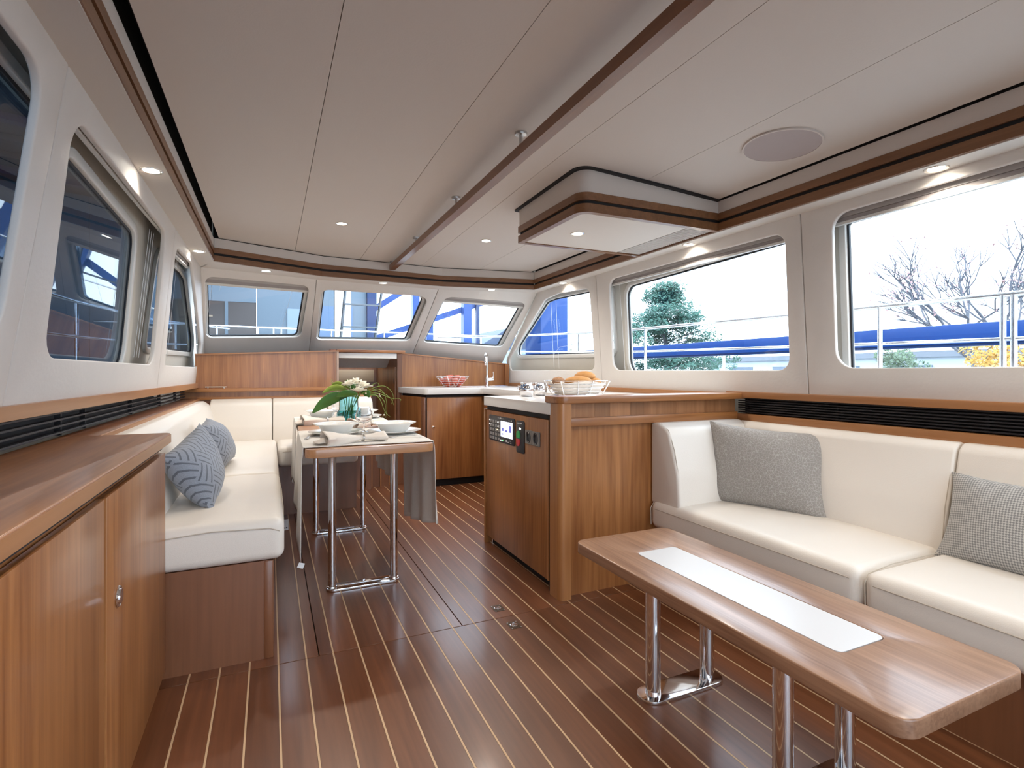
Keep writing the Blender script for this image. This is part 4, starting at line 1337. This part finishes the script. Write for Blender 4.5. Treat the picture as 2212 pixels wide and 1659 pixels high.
loaf('plump pale bread roll on top at the right', (1.99, 3.13, 1.092), .15, .085, .078, radians(-30), M_BREAD)
loaf('dark seeded roll at the left end of the basket', (1.775, 3.12, 1.062), .10, .08, .06, .3, M_SEED, .06)
loaf('small roll low at the right end of the basket', (2.04, 3.07, 1.055), .09, .07, .06, .5, M_BREAD)
loaf('roll underneath at the back of the basket', (1.88, 3.17, 1.03), .16, .08, .07, .1, M_BREAD)

# ---- floor latches
for y, lb in ((2.312, 'flush steel floor latch just forward of the floor seam'), (2.128, 'flush steel floor latch just aft of the floor seam')):
    o = thing('floor_latch', lb, 'latch', (.985, y, 0), 0, 'floor latches')
    holed('plate', rpoly([(-.026, -.032), (.026, -.032), (.026, .032), (-.026, .032)], .004), [], .0012, plain('bronze_plate', (.11, .075, .05), .35, metal=.7), o, lambda u, v, w, y=y: (.985 + u, y + v, .0003 + w))
    B().lathe([(.0175, 0), (.0185, .002), (.0155, .0026), (.0145, .0006)], (.985, y, .0014), 24).make('ring_pull', M_CHROME, o)
    B().lathe([(.0001, .0022), (.007, .002), (.008, 0)], (.985, y, .0014), 16).make('boss', M_CHROME, o)
    for sx in (-1, 1):
        for sy in (-1, 1):
            B().lathe([(.0001, .001), (.0028, .0007), (.003, 0)], (.985 + sx * .021, y + sy * .027, .0014), 8).make('screw', M_STEEL, o)

# ---- recessed downlights (each carries its own lamp)
def downlight(label, c, energy, nx=0.0, spread=158):
    o = thing('downlight', label, 'downlight', c, 0, 'recessed downlights')
    M = Matrix.Rotation(nx, 4, 'Y')
    B().lathe([(.030, -.001), (.040, -.003), (.042, -.001), (.042, .002), (.030, .004)], n=28, M=M, closed=True).make('bezel', M_LAMPRING, o, smooth=50, world=False)
    B().lathe([(.0001, -.0005), (.0305, -.0005), (.0305, .003)], n=24, M=M).make('lens', M_LENS, o, world=False)
    B().ball((.0375, 0, -.002), .003, sub=1).make('clip', M_STEEL, o, world=False)
    ld = bpy.data.lights.new('lamp', 'SPOT')
    ld.energy = energy * LAMP
    ld.color = (1.0, .92, .81)
    ld.spot_size = radians(spread)
    ld.spot_blend = .7
    ld.shadow_soft_size = .024
    lo_ = bpy.data.objects.new('lamp', ld)
    COL.objects.link(lo_)
    lo_.parent = o
    lo_.location = (0, 0, -.012)
    return o
SO = 1.9375
EW = 7.0
downlight('nearer port soffit downlight above the sideboard', (-.437, 2.555, SO), EW)
downlight('farther port soffit downlight near the windscreen corner', (-.437, 4.12, SO), EW)
downlight('soffit downlight above the port windscreen pane', (-.027, 4.69, SO), EW)
downlight('soffit downlight above the centre windscreen pane', (.94, 4.875, SO), EW)
downlight('soffit downlight above the starboard windscreen pane', (1.99, 4.83, SO), EW)
downlight('soffit downlight above the raked starboard window', (2.43, 4.19, SO), EW)
downlight('soffit downlight above the wide starboard window beside the air grille', (2.432, 2.60, SO), EW)
downlight('soffit downlight above the nearest starboard window', (2.432, 1.22, SO), EW)
EC = 26.0
def cdl(label, x, y):
    downlight(label, (x, y, camber(x, y) - .001), EC, -math.atan(tilt(x)) * .5, 150)
cdl('ceiling downlight to the left of the handrail', .447, 3.77)
cdl('ceiling downlight to the right of the handrail', 1.515, 3.79)
cdl('unseen ceiling downlight added aft on the port side for more light', .458, .55)  # these three lamps are unseen, added aft to brighten the saloon
cdl('unseen ceiling downlight added aft on the starboard side for more light', 1.565, .35)
cdl('unseen ceiling downlight added near the cockpit doors for more light', 1.0, -.9)
downlight('downlight in the bottom of the overhead box', (1.665, 2.70, 1.9465), 14, 0, 150)

# ---- blinds folded up in the window heads
def blind(label, mapf, u0, u1, vt0, vt1, w0, h, dw=.02):
    """cassette between two points of a window head, in wall coordinates"""
    o = thing('folded_blind', label, 'blind', mapf((u0 + u1) / 2, (vt0 + vt1) / 2, w0))
    def bar(a, b_, wa, wb, name, mat):
        p = []
        for w_ in (wa, wb):
            p += [mapf(u0, vt0 - b_, w_), mapf(u1, vt1 - b_, w_), mapf(u1, vt1 - a, w_), mapf(u0, vt0 - a, w_)]
        return B().hexa(p).make(name, mat, o, smooth=0)
    bar(0, h * .5, w0, w0 + dw, 'head_rail', M_BLIND)
    bar(h * .52, h * .8, w0 + .003, w0 + dw - .003, 'pleats', plain('blind_pleats', (.30, .27, .26), .8))
    bar(h * .8, h, w0, w0 + dw, 'bottom_rail', M_FRAME)
    return o
def cord(o, mapf, pts, w_):
    B().tube([mapf(u, v, w_) for u, v in pts], .0008, 5).make('cord', M_CORD, o)
F0, F2 = facet(0), facet(2)
o = blind('folded blind in the head of the port windscreen pane', F0, .02, .97, .925, .925, .024, .125, .022)
cord(o, F0, [(.10, .87), (.04, .30), (.05, .24)], .035); cord(o, F0, [(.80, .87), (.70, .20)], .035); cord(o, F0, [(.17, .87), (.155, .74)], .035)
o = blind('folded blind in the head of the starboard windscreen pane', F2, .09, .97, .915, .875, .024, .115, .022)
cord(o, F2, [(.14, .86), (.32, .17)], .035)
o = blind('folded blind in the head of the wide starboard window', RW, 1.93, 3.60, 1.885, 1.888, .035, .062)
cord(o, RW, [(3.48, 1.83), (3.47, 1.12)], .045)
o = blind('folded blind in the head of the nearest starboard window', RW, .25, 1.72, 1.915, 1.905, .035, .066)
o = blind('folded blind in the head of the wide port window', LW, 1.85, 3.42, 1.892, 1.91, .026, .04, .014)
for k in range(3):
    cord(o, LW, [(3.16 + k * .05, 1.84), (3.30 + k * .05, 1.2)], .045)
o = blind('folded blind in the head of the raked port window', LW, 3.62, 4.4, 1.875, 1.905, .03, .04)
cord(o, LW, [(4.0, 1.85), (4.15, 1.20)], .045)
cd_ = thing('blind_cord', 'thin white blind cord hanging in the raked starboard window', 'cord', RW(4.55, 1.0, -.02))
for y0 in (4.62, 4.52):
    B().tube([RW(y0, 1.83, .05), RW(y0 + .01, 1.4, .045), RW(y0, 1.16, .04)], .0012, 5).make('cord', M_CORD, cd_)
B().tube([RW(4.62, 1.30, .045), RW(4.5, 1.37, .045), RW(4.33, 1.375, .045), RW(4.2, 1.30, .045)], .0012, 5).make('loop', M_CORD, cd_)

# ================================================================== OUTSIDE
M_BLUE = plain('blue_steel', (.0015, .045, .21), .4, vary=.12, vscale=2)
M_BLUED = plain('dark_blue_steel', (.006, .026, .10), .4)
M_GREYWALL = plain('sandwich_panel', (.125, .165, .205), .5, vary=.04, vscale=1)
M_ROOFD = plain('roof_sheet', (.07, .08, .095), .6)
M_BROWN = plain('brown_wall', (.085, .05, .04), .6, vary=.2, vscale=1.5)
M_GROUND = plain('yard_ground', (.30, .30, .29), .9, vary=.15, vscale=.5)
g = B().box(-60, 90, -40, 110, -1.9, -1.6).make('ground', M_GROUND, None)
g['kind'] = 'structure'

def rail(label, pts, zs, posts, r=.0125):
    o = thing('guard_rail', label, 'guard rail', (*pts[0][:2], .95))
    for k, dz in enumerate(zs):
        B().tube([(p[0], p[1], dz + (p[2] if len(p) > 2 else 0)) for p in pts], r if k == 0 else r * .75, 10).make('top_rail' if k == 0 else 'middle_rail', M_CHROME, o)
    for p in posts:
        zt = p[2]
        B().tube([(p[0], p[1], .8), (p[0], p[1], zt)], r, 10).make('stanchion', M_CHROME, o)
    return o
rail('steel guard rail along the starboard side deck', [(3.1, -1.0, -.03), (3.1, 2.0, 0), (3.1, 3.9, .03), (3.08, 4.8, .055), (2.9, 6.5, .12), (2.45, 8.2, .19)], [1.49, 1.283],
     [(3.1, 1.83, 1.49), (3.1, 1.285, 1.48), (3.1, 1.245, 1.48), (3.1, 3.86, 1.52), (3.07, 4.95, 1.545), (2.75, 7.1, 1.63)])
rail('steel guard rail along the port side deck', [(-1.15, -1.0, 0), (-1.15, 2.6, 0), (-1.13, 4.2, .03), (-1.0, 6.0, .08), (-.5, 8.0, .16)], [1.545, 1.32],
     [(-1.15, 1.2, 1.54), (-1.15, 2.75, 1.545), (-1.15, 3.45, 1.55), (-1.14, 4.3, 1.57), (-.9, 6.5, 1.63)])
rail('steel dock railing straight ahead of the windscreen', [(-2.2, 9.0, .03), (.6, 9.0, .01), (4.6, 9.0, -.02)], [1.80], [(-1.5, 9.0, 1.82), (-.72, 9.0, 1.82), (-.17, 9.0, 1.82), (.05, 9.0, 1.80), (.16, 9.0, 1.80), (.906, 9.0, 1.80), (1.75, 9.0, 1.79), (2.61, 9.0, 1.79), (3.5, 9.0, 1.785)], .012)
fd = B().prism([(-.75, 6.55), (2.75, 6.55), (2.6, 8.4), (1.9, 9.6), (.1, 9.6), (-.6, 8.4)], 'z', -1.6, 1.02).make('foredeck', M_WHITE, None)
tag(fd, 'white foredeck of the boat ahead of the windscreen', 'deck')

M_LADD = plain('dark_steel', (.10, .11, .12), .35, metal=.6)
ld = thing('boarding_ladder', 'steel boarding ladder leaning beyond the centre windscreen pane', 'ladder', (1.4, 9.8, -1.6))
for a, b_ in (((1.30, 10.0, 3.2), (.85, 9.9, -1.6)), ((1.98, 10.0, 3.2), (1.29, 9.9, -1.6))):
    B().tube([a, b_], .024, 10).make('side_rail', M_LADD, ld)
for z in (-.9, -.5, -.1, .31, .72, 1.13, 1.54, 1.95, 2.36, 2.77):
    t_ = (z + 1.6) / 4.8
    B().box(.85 + .45 * t_, 1.29 + .69 * t_, 9.9, 9.98, z - .012, z + .012).make('rung', M_LADD, ld)
ps = thing('white_gantry_post', 'white painted steel post beside the boarding ladder', 'post', (1.3, 12, -1.6))
B().box(1.33, 1.62, 12, 12.25, -1.6, 6.5, .01).make('post', plain('white_steel', (.62, .66, .70), .4), ps)
B().box(1.28, 1.33, 12, 12.25, -1.6, 6.5).make('edge', M_STEEL, ps)

# boatyard hall
hw = thing('hall_wall', 'grey-blue panelled wall of the boatyard hall ahead', 'building', (-4, 20, -1.6))
xs = [-16, -13, -10, -7.4, -5, -3.05]
for a, b_ in zip(xs, xs[1:]):
    B().box(a + .01, b_ - .01, 20, 20.2, -1.6, 9).make('wall_panel', M_GREYWALL, hw)
for a, b_, z0 in ((-3.05, -1.75, 3.5), (-1.75, -.42, 3.5), (-.42, 1.2, -1.6), (1.2, 3.25, -1.6)):
    B().box(a + .008, b_ - .008, 20, 20.2, z0, 5.0).make('wall_panel', M_GREYWALL, hw)
    B().box(a + .008, b_ - .008, 20, 20.2, 5.015, 9).make('wall_panel', M_GREYWALL, hw)
wn_ = B().box(-3.05, -.42, 20.02, 20.06, -1.0, 3.5).make('office_window', plain('dark_office_glass', (.05, .036, .032), .2), hw)
B().box(-1.36, -1.27, 19.97, 20.05, -1.0, 3.5).make('mullion', M_GREYWALL, wn_)
for x, z in ((-2.0, 3.0), (-1.7, 2.65)):
    B().box(x - .28, x + .28, 19.985, 20.01, z - .03, z + .03).make('ceiling_lamp_reflection', glow('reflection_glow', (.9, .85, .75), .45), wn_)  # glowing bars on the glass stand for reflected ceiling lights
B().box(.55, 1.1, 19.95, 20.0, -1.6, 3.35).make('roller_door', plain('pale_door', (.22, .28, .35), .5), hw)
B().box(1.45, 2.75, 19.95, 20.0, -1.6, 3.5).make('side_door', plain('blue_grey_door', (.10, .16, .26), .5), hw)
rf = thing('hall_roof', 'dark ribbed roof of the boatyard hall on the port side', 'roof', (-8, 5, 7))
B().hexa([(-16, -12, 7.6), (-2.2, -12, 6.2), (-2.2, 20, 6.2), (-16, 20, 7.6), (-16, -12, 7.75), (-2.2, -12, 6.35), (-2.2, 20, 6.35), (-16, 20, 7.75)]).make('sheet', M_ROOFD, rf)
for k in range(22):
    y = -11 + k * 1.4
    B().hexa([(-16, y, 7.45), (-2.2, y, 6.05), (-2.2, y + .25, 6.05), (-16, y + .25, 7.45), (-16, y, 7.6), (-2.2, y, 6.2), (-2.2, y + .25, 6.2), (-16, y + .25, 7.6)]).make('rib', M_BLUED if k % 3 == 0 else M_ROOFD, rf)
sw = thing('hall_side_wall', 'brown lower wall and glazed upper strip of the hall on the port side', 'building', (-12, 8, -1.6))
B().box(-12.2, -12, -12, 20, -1.6, 2.6).make('brown_wall', M_BROWN, sw)
for k in range(10):
    y = -11 + k * 3.1
    B().box(-12.15, -12.05, y, y + 2.3, 2.7, 6.4).make('glazing', glow('hall_daylight_glazing', (.62, .78, 1.0), .5), sw)  # panes glow by themselves to stand for daylight behind them
    B().box(-12.2, -11.95, y + 2.3, y + 3.1, 2.6, 7.0).make('pier', M_GREYWALL, sw)
def beam(o, a, b_, w_, name, mat):
    a, b_ = Vector(a), Vector(b_)
    d = b_ - a
    q = d.to_track_quat('Z', 'Y').to_matrix().to_4x4()
    q.translation = a
    return B().box(-w_ / 2, w_ / 2, -w_ / 2, w_ / 2, 0, d.length, M=q).make(name, mat, o)
for i, (y, zt) in enumerate(((4.5, 6.8), (9.5, 6.8), (15.0, 6.8))):
    o = thing('hall_column', ('nearest', 'middle', 'farthest')[i] + ' blue steel column of the hall on the port side', 'column', (-8, y, -1.6))
    beam(o, (-8, y, -1.6), (-8, y, zt), .4, 'shaft', M_BLUE)
    beam(o, (-8, y, 2.0), (-10.5, y + 1.5, 6.5), .2, 'brace', M_BLUED)
fr = thing('steel_portal_frame', 'blue steel columns with diagonal braces beyond the windscreen', 'steel frame', (5, 20, -1.6))
for x, w_, m in ((3.42, .34, M_BLUED), (5.08, .26, M_BLUE), (7.15, .34, M_BLUE), (7.62, .14, M_BLUED), (5.62, .26, M_BLUE)):
    beam(fr, (x, 20, -1.6), (x, 20, 9), w_, 'column', m)
beam(fr, (3.4, 20.2, 3.40), (5.2, 20.2, 4.62), .22, 'brace', M_BLUE)
beam(fr, (3.4, 20.2, 2.33), (9.5, 20.2, 4.55), .22, 'brace', M_BLUE)
pc = thing('blue_corner_column', 'massive blue steel column seen through the raked starboard window', 'column', (4.5, 8, -1.6))
B().box(4.20, 4.74, 8, 8.6, -1.6, 9, .02).make('shaft', M_BLUE, pc)
B().box(4.76, 4.80, 8.05, 8.10, -1.6, 9).make('pipe', M_STEEL, pc)
bl = thing('blue_gate_beam', 'long horizontal blue steel beam alongside the starboard windows', 'beam', (8, 6, 1.6))
B().box(8.0, 8.2, .5, 13.5, 1.49, 1.74, .01).make('beam', M_BLUE, bl)
B().box(8.02, 8.18, .5, 13.5, 1.455, 1.49).make('lower_flange', M_BLUED, bl)
for y in (2.6, 13.2):
    B().box(8.05, 8.15, y, y + .1, -1.6, 1.46).make('leg', M_BLUED, bl)
lp = thing('street_lamp', 'slim pale street lamp with curved arm outside the wide starboard window', 'street lamp', (16.2, 15.4, -1.6))
B().tube([(16.2, 15.4, -1.6), (16.2, 15.4, 4.3), (16.0, 15.6, 4.75), (15.0, 16.4, 5.05), (13.9, 17.2, 5.15)], .055, 8).make('pole', plain('pale_pole', (.72, .75, .77), .5), lp)
B().box(13.6, 14.1, 17.1, 17.35, 5.1, 5.2, .02).make('lamp_head', M_STEEL, lp)

# trees
M_PINE = plain('pine_needles', (.065, .15, .115), .8, vary=.5, vscale=1.2)
M_BARK = plain('bark', (.11, .115, .135), .9, vary=.3, vscale=6)
M_AUT = plain('autumn_leaf', (.36, .22, .22), .7, vary=.5, vscale=3)
M_AUT2 = plain('yellow_leaf', (.55, .33, .07), .7, vary=.4, vscale=3)
def leafcloud(centers, n, size, rnd, flatz=.6):
    b = bmesh.new()
    for c, r in centers:
        for _ in range(n):
            v = Vector((rnd.gauss(0, 1), rnd.gauss(0, 1), rnd.gauss(0, 1)))
            v = v.normalized() * r * rnd.uniform(.45, 1.0) ** .6
            v.z *= flatz
            p = Vector(c) + v
            a = Vector((rnd.uniform(-1, 1), rnd.uniform(-1, 1), rnd.uniform(-1, 1))).normalized() * size * rnd.uniform(.6, 1.4)
            d = a.orthogonal().normalized() * size * rnd.uniform(.3, .7)
            b.faces.new([b.verts.new(p + q) for q in (a, d, -a, -d)])
    bb = B(); bb.add(b)
    return bb
rnd = random.Random(11)
tr = thing('pine_tree', 'bushy dark green pine outside the wide starboard window', 'tree', (17.2, 19.6, -1.6))
tc_ = Vector((17.0, 19.75, 0))
B().tube([tc_ + Vector((0, 0, -1.6)), tc_ + Vector((.1, 0, 1.5)), tc_ + Vector((0, .1, 4.6))], .16, 8, taper=[1, .8, .3]).make('trunk', M_BARK, tr)
cl_ = []
for k in range(150):
    h = rnd.uniform(0, 1)
    rad = (3.1 * (1 - h) ** .75 + .4) * rnd.uniform(.2, 1)
    a = rnd.uniform(0, 2 * pi)
    cl_.append((tc_ + Vector((rad * cos(a), rad * sin(a), .9 + h * 4.2)), rnd.uniform(.40, .75)))
fo = leafcloud(cl_, 300, .06, rnd).make('foliage', M_PINE, tr, smooth=0)
fo['kind'] = 'stuff'
for k in range(10):
    c = cl_[k * 9][0]
    B().tube([tc_ + Vector((0, 0, c.z - .5)), c], .035, 5, taper=[1, .3]).make('branch', M_BARK, tr)

at = thing('autumn_tree', 'nearly bare autumn tree with pinkish leaves outside the nearest window', 'tree', (19.2, 7.6, -1.6))
tips = []
def grow(p, d, L_, r, depth, b):
    q = p + d * L_
    m_ = (p + q) / 2 + Vector((rnd.uniform(-1, 1), rnd.uniform(-1, 1), rnd.uniform(-1, 1))) * L_ * .08
    b.tube([p, m_, q], r, 5, taper=[1, .85, .7])
    if depth == 0:
        tips.append(q); return
    if depth < 3:
        tips.append(q)
    for _ in range(3 if depth > 1 else 4):
        nd = (d + Vector((rnd.uniform(-1, 1), rnd.uniform(-1, 1), rnd.uniform(-.35, .8))) * .75).normalized()
        grow(q, nd, L_ * rnd.uniform(.6, .85), r * .62, depth - 1, b)
b = B()
grow(Vector((19.2, 7.6, -1.6)), Vector((0, 0, 1)), 1.9, .17, 0, b)
b2 = B()
for a in range(5):
    an = a * 1.26 + .4
    grow(Vector((19.2, 7.6, .25)), Vector((cos(an) * .7, sin(an) * .7, .8)).normalized(), 1.75, .085, 4, b2)
b.make('trunk', M_BARK, at)
bo = b2.make('branches', M_BARK, at)
bo['kind'] = 'stuff'
tt = [(p, .22) for p in tips if rnd.random() < .5]
fo = leafcloud(tt, 7, .05, rnd, 1.0).make('leaves', M_AUT, at, smooth=0)
fo['kind'] = 'stuff'

def bush(name, label, c, r, n, mat, cat='bush'):
    o = thing(name, label, cat, (c[0], c[1], -1.6))
    cs = [(Vector(c) + Vector((rnd.gauss(0, .5) * r, rnd.gauss(0, .5) * r, rnd.uniform(-.3, .6) * r)), r * rnd.uniform(.3, .55)) for _ in range(n)]
    B().tube([(c[0], c[1], -1.6), (c[0], c[1], c[2])], .06, 6).make('stem', M_BARK, o)
    f_ = leafcloud(cs, 260, .06, rnd, 1.0).make('foliage', mat, o, smooth=0)
    f_['kind'] = 'stuff'
bush('shrub', 'grey-green shrub below the blue beam in the nearest starboard window', (20.5, 11.6, 1.2), .9, 9, plain('sage_leaf', (.13, .19, .12), .8, vary=.4, vscale=2))
bush('shrub', 'yellow autumn shrub at the right picture edge below the blue beam', (16.2, 6.2, 1.15), .9, 10, M_AUT2)
bush('shrub', 'pale leafy tree top low in the raked starboard window', (15.0, 27.5, 2.0), 1.6, 10, plain('pale_leaf', (.24, .25, .20), .8, vary=.4, vscale=2))
hs = thing('far_shed', 'low grey shed with pale wall beyond the starboard windows', 'building', (32, 20, -1.6))
B().box(30, 34, 6, 30, -1.6, 1.9).make('wall', plain('shed_wall', (.38, .43, .48), .7), hs)
B().box(29.8, 34.2, 5.8, 30.2, 1.9, 2.2).make('roof_edge', plain('shed_roof', (.16, .18, .21), .7), hs)
for k in range(6):
    B().box(29.95, 30.0, 8 + k * 3.6, 10 + k * 3.6, .2, 1.5).make('window', plain('shed_glass', (.10, .13, .17), .2), hs)
hs = thing('far_house', 'distant house with dark blue gabled roof beyond the starboard windscreen', 'building', (16, 40, -1.6))
B().box(15.4, 20, 40, 46, -1.6, 3.2).make('wall', plain('house_wall', (.25, .33, .48), .7), hs)
B().prism([(15.1, 3.1), (20.3, 3.1), (18.6, 4.8), (17.9, 4.8)], 'y', 39.8, 46.2).make('roof', plain('house_roof', (.05, .07, .12), .7), hs)
